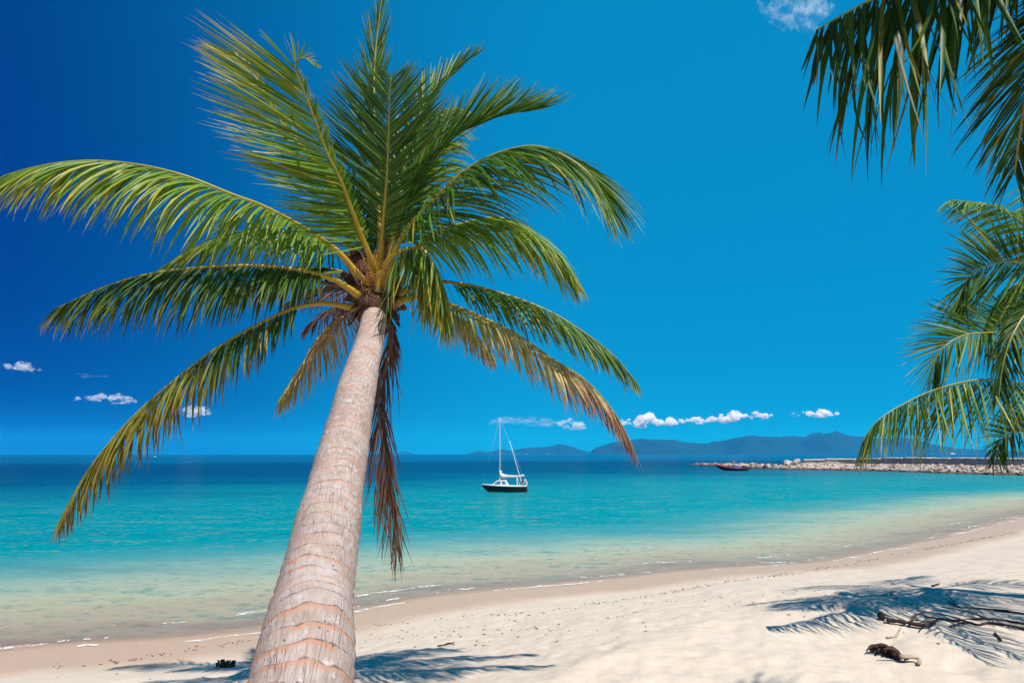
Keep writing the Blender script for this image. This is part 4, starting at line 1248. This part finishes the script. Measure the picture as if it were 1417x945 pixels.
def long_tail_boat():
    loc = on_z(1014, 651); loc = Vector((loc.x, loc.y, 0)); rz = R(-12)
    b = empty('fishing_boat', loc, 'red and black wooden fishing boat moored beside the breakwater', 'fishing boat')
    sheer = lambda t: 0.50 + 1.15 * (1 - t) ** 3.0 + 0.30 * t ** 4
    keel = lambda t: -0.15 + 0.95 * (1 - min(1, t * 2.4)) ** 2
    v, f = hull_mesh(7.6, 1.6, sheer, keel, 1.4, 0.6, rake=-0.3)
    mesh_obj('hull', xf(v, loc, rz), f, M_HULL, b)
    bg = Bag()
    for s_ in (-1, 1):
        pts = []
        for i in range(16):
            t = i / 15 * 0.98
            w = 0.8 * (1 - (1 - min(1, t * 1.7)) ** 1.4) * (1 - 0.4 * max(0, (t - .6) / .4) ** 2) + 0.03
            pts.append(Vector((-3.8 + 7.6 * t - 0.3 * (1 - t) ** 3 * (sheer(t) - keel(t)), s_ * w, sheer(t) + 0.02)))
        bg.tube(pts, np.interp(np.arange(16), [0, 8, 15], [0.15, 0.055, 0.03]), 6)
    mesh_obj('gunwale', xf(bg.v, loc, rz), bg.f, M_RED, b)
    bg = Bag(); bg.tube([Vector((-3.9, 0, 1.45)), Vector((-4.15, 0, 1.8)), Vector((-4.3, 0, 2.15))], [0.13, 0.1, 0.05], 7)
    mesh_obj('prow', xf(bg.v, loc, rz), bg.f, M_WHITE, b)
    bg = Bag()
    V = [];
    for i in range(8):
        t = i / 7
        for j in range(7):
            a = j / 6 * math.pi
            V.append((0.5 + 1.5 * t, -0.7 * math.cos(a), 0.55 + (0.42 + 0.08 * math.sin(i * 2.1)) * math.sin(a)))
    Fq = [(i * 7 + j, i * 7 + j + 1, (i + 1) * 7 + j + 1, (i + 1) * 7 + j) for i in range(7) for j in range(6)]
    mesh_obj('tarpaulin', xf(V, loc, rz), Fq, M_BLUE, b)
    bg = Bag(); bg.box((2.9, 0, 0.95), (0.9, 0.5, 0.45)); bg.tube([Vector((2.4, 0, 1.2)), Vector((3.0, 0, 1.3)), Vector((4.3, 0, 0.7))], 0.07, 6); bg.tube([Vector((2.5, .2, .8)), Vector((2.4, .2, 1.3)), Vector((2.1, .2, 1.45))], 0.05, 6)
    mesh_obj('engine', xf(bg.v, loc, rz), bg.f, M_DARKWOOD, b)
    bg = Bag(); bg.tube([Vector((0.1, 0, 0.4)), Vector((0.25, 0, 1.4)), Vector((0.4, 0, 2.45))], 0.03, 6)
    mesh_obj('flag_pole', xf(bg.v, loc, rz), bg.f, M_SPAR, b)
    V = []
    for i in range(6):
        for j in range(3):
            V.append((0.40 + i * 0.10 - j * .03, 0.05 * math.sin(i * 1.3), 2.42 - j * 0.2 - i * 0.03))
    Fq = [(i * 3 + j, i * 3 + j + 1, (i + 1) * 3 + j + 1, (i + 1) * 3 + j) for i in range(5) for j in range(2)]
    mesh_obj('flag', xf(V, loc, rz), Fq, M_FLAG, b)


long_tail_boat()


def ferry(px, py, D, L, rz, label):
    w = on_dir(px, 628); loc = Vector((w.x * D, w.y * D, 0))
    b = empty('ferry', loc, label, 'ferry')
    sheer = lambda t: L * 0.075 + L * 0.03 * (1 - t) ** 2
    keel = lambda t: -0.5 + L * 0.05 * (1 - min(1, t * 4)) ** 2
    v, f = hull_mesh(L, L * 0.2, sheer, keel, 1.6, 0.85)
    mesh_obj('hull', xf(v, loc, rz), f, M_PALEHULL, b)
    bg = Bag(); bg.box((L * 0.06, 0, L * 0.125), (L * 0.62, L * 0.16, L * 0.10)); bg.box((L * 0.02, 0, L * 0.20), (L * 0.40, L * 0.13, L * 0.055))
    mesh_obj('superstructure', xf(bg.v, loc, rz), bg.f, M_PALEHULL, b, False)
    bg = Bag(); bg.box((L * 0.06, 0, L * 0.135), (L * 0.56, L * 0.164, L * 0.03))
    mesh_obj('window_band', xf(bg.v, loc, rz), bg.f, M_GLASS, b, False)
    bg = Bag(); bg.tube([Vector((0, 0, L * .22)), Vector((0, 0, L * .27)), Vector((0, 0, L * .32))], L * 0.006, 6)
    mesh_obj('mast', xf(bg.v, loc, rz), bg.f, M_PALEHULL, b)


ferry(1318, 622, 4200, 52, R(190), 'white ferry under way in front of the distant hills')
ferry(729, 628.5, 6000, 16, R(10), 'tiny white boat far off beyond the sailing boat')
ferry(758, 628.5, 6000, 18, R(170), 'tiny white boat by the foot of the faint hills, farther from the sailing boat')
ferry(215, 634, 900, 4.2, R(20), 'tiny pale boat out at sea behind the browning frond')


def barge(px, py, L, label):
    w = on_z(px, py); loc = Vector((w.x, w.y, 0)); rz = R(4)
    b = empty('barge', loc, label, 'barge')
    sheer = lambda t: 1.0 + 0.5 * (2 * t - 1) ** 4
    keel = lambda t: -0.4 + 0.4 * (2 * t - 1) ** 4
    v, f = hull_mesh(L, L * 0.16, sheer, keel, 1.3, 0.8)
    mesh_obj('hull', xf(v, loc, rz), f, M_DARKWOOD, b)
    bg = Bag(); bg.box((L * 0.05, 0, 1.2), (L * 0.5, L * 0.11, 0.5)); bg.box((L * 0.3, 0, 1.5), (L * 0.12, L * 0.1, 1.0))
    mesh_obj('deck_load', xf(bg.v, loc, rz), bg.f, M_RUST, b, False)


barge(1276, 631.6, 25, 'low dark barge lying beyond the breakwater')

# ---------------------------------------------------------------- driftwood and litter on the sand
M_DRIFT = plain('dark_driftwood', (0.055, 0.032, 0.026), 0.85, 0.15, 0.5, 8)
M_DRIFT_PALE = plain('bleached_wood', (0.36, 0.27, 0.20), 0.85, 0.15, 0.3, 8)
M_LITTER = plain('dry_leaf_litter', (0.13, 0.07, 0.045), 0.9, 0.1, 0.5, 20)
M_WEED = plain('dark_green_weed', (0.02, 0.032, 0.012), 0.7, 0.2, 0.5, 12)


def stick(name, px_pts, r0, r1, label, cat, mat=None, lift=0.02, forks=(), rough=0.3, group=None):
    pts = [G(*q) + Vector((0, 0, lift)) for q in px_pts]
    loc = pts[0]
    bg = Bag()
    n = 26
    pth, L = catmull(pts, n)
    rad = np.linspace(r0, r1, n) * np.array([1 + rough * mnoise.noise(Vector((i * 0.9, r0 * 50, 0))) for i in range(n)])
    pth = pth + np.array([[0.4 * r0 * mnoise.noise(Vector((i * .7, 3, 0))), 0.4 * r0 * mnoise.noise(Vector((i * .7, 8, 0))), 0] for i in range(n)])
    bg.tube(pth, rad, 8)
    for fq, dx, dy, dz, rr_ in forks:
        i = int(fq * (n - 1)); p = Vector(pth[i]); e = p + Vector((dx, dy, dz))
        q, _ = catmull([p, p.lerp(e, .5) + Vector((0, 0.02, 0.03)), e], 8)
        bg.tube(q, np.linspace(rr_, rr_ * .4, 8), 6)
    o = bg.obj(name, mat or M_DRIFT, None, True, loc)
    return tag(o, label, cat, group)


stick('fallen_branch', [(1280, 855), (1322, 861), (1356, 858), (1400, 862), (1440, 870)], 0.011, 0.021, 'long thin dark branch lying in the palm shade, forked twice', 'branch', forks=[(0.4, 0.5, -0.5, 0.05, 0.014), (0.6, -0.35, 0.5, 0.05, 0.012)])
stick('fallen_branch', [(1314, 869), (1340, 863), (1354, 867), (1372, 864), (1417, 872), (1450, 880)], 0.010, 0.02, 'wavy dark branch crossing the long forked one', 'branch', forks=[(0.4, -0.5, 0.5, 0.06, 0.012)])
stick('fallen_branch', [(1335, 842), (1372, 845), (1400, 848), (1440, 856)], 0.01, 0.019, 'dark branch in the shade nearest the water', 'branch')
o_ = stick('driftwood', [(1228, 863), (1240, 864), (1255, 867), (1277, 870), (1288, 868), (1297, 863.5)], 0.036, 0.016, 'crooked black driftwood stick with a ragged surface', 'driftwood', rough=0.8, lift=0.05, forks=[(0.7, -0.3, -0.25, 0.05, 0.02), (0.3, 0.35, 0.18, 0.1, 0.02)])
stick('twig', [(1227, 884), (1240, 882), (1247, 871)], 0.014, 0.01, 'reddish bent twig below the black driftwood stick', 'twig', M_DRIFT_PALE)
stick('twig', [(1312, 834), (1322, 839), (1328, 842)], 0.012, 0.012, 'small forked twig above the long branch', 'twig', forks=[(0.6, 0.2, 0.5, 0.08, 0.008)])
stick('twig', [(1233, 822), (1242, 829)], 0.014, 0.008, 'thin straight dark twig on the shaded sand edge', 'twig')
stick('twig', [(606, 896), (618, 894), (629, 891)], 0.014, 0.009, 'short reddish twig on the sand beside the trunk', 'twig', lift=0.03, forks=[(0.5, 0.2, -0.15, .04, .012)])
stick('twig', [(1290, 812), (1300, 809)], 0.02, 0.012, 'short dark twig by the edge of the upper shadow', 'twig')
stick('twig', [(1377, 878), (1386, 888)], 0.016, 0.012, 'thin straight twig in the deepest palm shade', 'twig')
# the dark husk with the pale broken end
p0 = [G(1203, 903), G(1222, 904), G(1237, 908), G(1246, 914), G(1258, 917), G(1272, 922)]
hl = p0[2].copy()
husk = empty('palm_husk', hl, 'dark ragged palm husk with a pale broken end, alone on the sand', 'palm husk')
bg = Bag()
pth, _ = catmull([p + Vector((0, 0, 0.045)) for p in p0[:5]], 26)
rad = np.array([0.026 + 0.038 * math.sin(min(1, i / 21) * math.pi) + 0.04 * mnoise.noise(Vector((i * .8, 1, 4))) for i in range(26)])
v, f = tube(pth, rad, 12, 0.8)
v = np.array([q + np.array(mnoise.noise_vector(Vector(q) * 9)) * 0.03 for q in v]); bg.add(v, f)
for k in range(9):
    i = random.randrange(2, 24); q0 = Vector(pth[i]); e = q0 + Vector((random.uniform(-.3, .1), random.uniform(-.15, .2), random.uniform(-.02, .14)))
    q, _ = catmull([q0, q0.lerp(e, .5) + Vector((0, 0, .05)), e], 7); bg.tube(q, np.linspace(0.035, 0.008, 7), 6)
bg.obj('husk', M_DRIFT, husk, True)
bg = Bag()
pth, _ = catmull([p0[4] + Vector((-0.1, 0, .07)), p0[4] + Vector((0.1, -.03, .06)), p0[5] + Vector((0, 0, .03))], 10)
v, f = tube(pth, np.linspace(0.035, 0.02, 10), 9, .7); bg.add(v, f)
bg.obj('stem', M_DRIFT_PALE, husk, True)
kn = G(1220, 858)
bm = bmesh.new(); bmesh.ops.create_icosphere(bm, subdivisions=3, radius=0.055)
for v_ in bm.verts: v_.co *= 1 + 0.35 * mnoise.noise(v_.co * 14)
me = bpy.data.meshes.new('coconut_shell'); bm.to_mesh(me); bm.free(); me.materials.append(M_DRIFT)
o = bpy.data.objects.new('coconut_shell', me); o.location = kn + Vector((0, 0, 0.06)); COL.objects.link(o)
tag(o, 'small round dark shell at the tip of the black driftwood stick', 'coconut shell')
# dark weed clump by the trunk
wl = G(311, 923)
bg = Bag()
for k in range(46):
    a = random.uniform(0, 6.28); l_ = random.uniform(0.08, 0.26)
    b_ = wl + Vector((random.gauss(0, .10), random.gauss(0, .05), 0.0))
    t_ = b_ + Vector((math.cos(a) * l_, math.sin(a) * l_ * .7, random.uniform(0.0, 0.10)))
    sd = Vector((-math.sin(a), math.cos(a), 0)) * random.uniform(.015, .04)
    m_ = b_.lerp(t_, .5) + Vector((0, 0, .05))
    bg.add([b_ - sd * .4, b_ + sd * .4, m_ + sd, m_ - sd, t_], [(0, 1, 2, 3), (3, 2, 4)])
tag(bg.obj('leaf_clump', M_WEED, None, False, wl), 'dark green clump of wilted leaves on the sand beside the trunk', 'leaf clump')


def litter(name, px_list, count, spread, size, mat, label):
    bg = Bag()
    pp = [np.array(G(*q)) for q in px_list]
    path, L = catmull(pp, 200)
    for k in range(count):
        q = path[int(rng.integers(0, 200))] + np.array([rng.normal(0, spread), rng.normal(0, spread * .7), 0])
        clus = mnoise.noise(Vector((q[0] * .5, q[1] * .5, 6)))
        if clus < -0.05 and rng.random() < .75: continue
        z = beach_z(q[0], q[1]) + 0.006
        a = rng.uniform(0, 6.28); l_ = size * rng.uniform(.4, 1.8); w_ = l_ * rng.uniform(.15, .5)
        d = Vector((math.cos(a), math.sin(a), 0)); s_ = Vector((-d.y, d.x, 0))
        c = Vector((q[0], q[1], z))
        h_ = Vector((0, 0, rng.uniform(.2, .5) * w_ + 0.006))
        bg.add([c - d * l_, c + s_ * w_, c + d * l_, c - s_ * w_, c + h_], [(0, 1, 4), (1, 2, 4), (2, 3, 4), (3, 0, 4)])
    tag(bg.obj(name, mat, None, False), label, 'litter', kind='stuff')


litter('strandline_litter', [(60, 925), (170, 915), (270, 898), (360, 885), (500, 868), (600, 858), (680, 850), (760, 845), (830, 834), (900, 824), (950, 815), (1000, 806), (1080, 796), (1181, 779), (1260, 764), (1323, 752), (1410, 735)], 900, 0.16, 0.032, M_LITTER, 'line of brown seaweed and leaf bits along the strandline')
litter('leaf_litter', [(300, 935), (420, 905), (520, 885), (640, 870), (740, 880), (860, 850), (980, 830), (1100, 820), (1220, 850), (1330, 860), (1410, 850)], 420, 0.9, 0.026, M_LITTER, 'scattered brown leaf crumbs lying on the dry sand')

# ---------------------------------------------------------------- clouds, beyond the haze
def mat_cloud(name, dens, lo=0.40, hi=0.60, sc=0.007, sy=1.6):
    t = NT(name)
    n = t.noise(t.vscale(t.objco(), (sc, sc, sc * sy)), 1.0, 4, 0.6)
    d = t.math('MULTIPLY', t.rng(n, lo, hi, smooth=True), dens)
    v = t.n('VolumePrincipled', ins={'Color': (1, 1, 1), 'Density': d, 'Anisotropy': 0.0})
    t.t.links.new(v.outputs[0], t.out.inputs['Volume'])
    return t.m


M_CLOUD = mat_cloud('cloud', 0.024, 0.36, 0.56)
M_CLOUD_THIN = mat_cloud('thin_cloud', 0.008)
M_CLOUD_WISP = mat_cloud('wispy_cloud', 0.0019, 0.42, 0.66, 0.004, 3.0)


def cloud(px, py, wpx, hpx, D, label, mat, seed, lumps=16, flat=0.5, puffs=None, stretch=1.0, tilt=0.0):
    r = random.Random(seed)
    sc = D / FPX
    c = P(px, py, D)
    bm = bmesh.new()
    W, H = wpx * sc / 2, hpx * sc
    for k in range(lumps):
        x = r.uniform(-1, 1) * 0.92
        env = (1 - abs(x) ** 2.0) ** 0.6 if puffs is None else puffs(x)
        rad = H * r.uniform(0.18, 0.42) * max(0.25, env)
        z = r.uniform(-0.30, 0.45) * H * env
        y = r.uniform(-0.5, 0.5) * min(W, H * 2.0)
        m = Matrix.Translation((x * W, y, z)) @ Matrix.Rotation(tilt, 4, 'Y') @ Matrix.Diagonal((r.uniform(1.1, 1.9) * stretch, 1.3, r.uniform(0.75, 1.0) * (1 if z > 0 else flat), 1))
        bmesh.ops.create_icosphere(bm, subdivisions=2, radius=rad, matrix=m)
        for _ in range(5 if stretch < 1.5 else 0):
            a, e = r.uniform(0, 6.28), r.uniform(-0.3, 1.4)
            p = Vector((math.cos(a) * math.cos(e) * 1.4, math.sin(a) * math.cos(e), math.sin(e) * .9)) * rad * 0.9
            bmesh.ops.create_icosphere(bm, subdivisions=2, radius=rad * r.uniform(.25, .5), matrix=Matrix.Translation(Vector((x * W, y, z)) + p))
    me = bpy.data.meshes.new('tmp'); bm.to_mesh(me); bm.free()
    tmp = bpy.data.objects.new('tmp', me); COL.objects.link(tmp)
    md = tmp.modifiers.new('r', 'REMESH'); md.mode = 'VOXEL'; md.voxel_size = max(H * 0.045, W * 0.012)
    dg = bpy.context.evaluated_depsgraph_get()
    ev = tmp.evaluated_get(dg)
    em = bpy.data.meshes.new_from_object(ev)
    bpy.data.objects.remove(tmp); bpy.data.meshes.remove(me)
    for v in em.vertices:
        q = v.co / H
        v.co += Vector(mnoise.noise_vector(q * 2.6 + Vector((seed, 0, 0)))) * H * 0.13 + Vector(mnoise.noise_vector(q * 7.0 + Vector((seed, 5, 0)))) * H * 0.055
    em.materials.clear(); em.materials.append(mat)
    o = bpy.data.objects.new('cloud', em); o.location = c
    COL.objects.link(o)
    tag(o, label, 'cloud', 'clouds low over the horizon')
    return o


mat = M_CLOUD
cloud(31, 511, 46, 13, 15500, 'small white cloud standing alone highest over the open sea horizon', M_CLOUD_THIN, 1)
cloud(123, 521, 52, 6, 15500, 'faint thin streak of cloud above the three puffs by the browning frond', M_CLOUD_WISP, 2, 10, stretch=2.5)
cloud(146, 553, 84, 15, 15500, 'ragged white cloud in a row of puffs reaching the browning frond', M_CLOUD_THIN, 3, 18)
cloud(268, 571, 46, 16, 15500, 'white cloud half hidden by the browning frond leaflets', M_CLOUD_THIN, 4)
cloud(728, 584, 100, 14, 15500, 'pale veil of cloud beside the top of the mast', M_CLOUD_WISP, 5, 22, stretch=3.0)
cloud(792, 589, 40, 15, 15500, 'pale cloud behind the dry brown frond tip', M_CLOUD_THIN, 6)
cloud(904, 584, 104, 17, 15500, 'longest white cloud bank over the hills next to the brown frond tip', M_CLOUD, 7, 30)
cloud(1010, 579, 42, 15, 15500, 'rounded white cloud at the far end of the long bank', M_CLOUD, 8, 14)
cloud(970, 582, 52, 13, 15500, 'lumpy middle cloud joining the bank over the hills', M_CLOUD, 9, 16)
cloud(1053, 576, 34, 11, 15500, 'small flat based cloud standing alone past the long bank', M_CLOUD, 10, 12)
cloud(1099, 575, 17, 7, 15500, 'tiny cloud beside the last peaked one over the hills', M_CLOUD_THIN, 11, 8)
cloud(1134, 573, 52, 13, 15500, 'peaked white cloud nearest the hanging green frond', M_CLOUD, 12, 16)
o = cloud(1098, 20, 66, 34, 4200, 'thin torn wisp of cloud high beside the overhead fronds', mat_cloud('high_wisp', 0.006, 0.48, 0.68, 0.016, 1.0), 13, 22, stretch=2.2, tilt=0.9)
o['group'] = 'high cloud'
o = cloud(1124, 8, 40, 26, 4200, 'brighter patch of the high cloud touching the overhead frond tip', mat_cloud('high_cloud', 0.010, 0.44, 0.64, 0.016, 1.0), 14, 14, stretch=1.8, tilt=0.7)
o['group'] = 'high cloud'

# ---------------------------------------------------------------- haze
t = NT('sea_haze')
v = t.n('VolumePrincipled', ins={'Color': (0.010, 0.33, 0.88), 'Absorption Color': (1, 1, 1), 'Density': 0.000072, 'Anisotropy': 0.0})
t.t.links.new(v.outputs[0], t.out.inputs['Volume'])
bg = Bag(); bg.box((0, 5500, 200), (27000, 15500, 430))
o = bg.obj('haze', t.m)
tag(o, 'thin blue sea haze over the bay', 'haze', kind='stuff')

# ---------------------------------------------------------------- light
SUN = SUNV
sun = bpy.data.lights.new('sun', 'SUN')
sun.energy = 5.0
sun.angle = R(0.55)
sun.color = (1.0, 0.955, 0.89)
so = bpy.data.objects.new('sun', sun)
so.rotation_euler = (-SUN).to_track_quat('-Z', 'Y').to_euler()
COL.objects.link(so)

W = bpy.data.worlds.new('World')
S.world = W
W.use_nodes = True
nt = W.node_tree
nt.nodes.clear()
sky = nt.nodes.new('ShaderNodeTexSky')
sky.sky_type = 'NISHITA'
sky.sun_disc = False
sky.sun_elevation = math.asin(SUN.z)
sky.sun_rotation = math.atan2(SUN.x, SUN.y)
sky.altitude = 0
sky.air_density = 1.0
sky.dust_density = 0.3
sky.ozone_density = 4.0
gm = nt.nodes.new('ShaderNodeGamma')          # evens out the strong zenith-to-horizon fall-off
gm.inputs['Gamma'].default_value = 0.16
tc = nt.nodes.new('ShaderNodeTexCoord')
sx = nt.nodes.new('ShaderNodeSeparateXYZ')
band = nt.nodes.new('ShaderNodeMapRange')     # lens vignetting painted into the sky tint, darker towards the left
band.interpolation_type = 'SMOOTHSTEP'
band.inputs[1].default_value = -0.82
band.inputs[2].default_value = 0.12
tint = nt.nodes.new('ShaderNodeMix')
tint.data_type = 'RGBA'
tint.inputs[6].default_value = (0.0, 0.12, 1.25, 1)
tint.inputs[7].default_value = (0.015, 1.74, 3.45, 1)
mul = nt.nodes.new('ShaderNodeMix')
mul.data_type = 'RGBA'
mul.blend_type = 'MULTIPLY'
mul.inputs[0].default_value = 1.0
bgn = nt.nodes.new('ShaderNodeBackground')
bgn.inputs['Strength'].default_value = 0.1
out = nt.nodes.new('ShaderNodeOutputWorld')
nt.links.new(sky.outputs[0], gm.inputs[0])
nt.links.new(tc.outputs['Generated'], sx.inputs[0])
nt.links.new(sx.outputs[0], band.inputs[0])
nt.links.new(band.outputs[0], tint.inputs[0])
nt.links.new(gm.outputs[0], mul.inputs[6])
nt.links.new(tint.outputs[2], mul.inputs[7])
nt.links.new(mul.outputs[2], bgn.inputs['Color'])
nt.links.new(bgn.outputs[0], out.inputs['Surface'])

# ---------------------------------------------------------------- render
S.render.engine = 'CYCLES'
S.cycles.use_denoising = True
S.cycles.max_bounces = 8
S.cycles.diffuse_bounces = 3
S.cycles.transparent_max_bounces = 12
S.cycles.volume_bounces = 8
S.cycles.sample_clamp_indirect = 6.0
S.cycles.caustics_reflective = False
S.cycles.caustics_refractive = False
S.view_settings.view_transform = 'Standard'
S.view_settings.look = 'None'
S.view_settings.exposure = 0.40
S.view_settings.gamma = 1.0
S.render.film_transparent = False
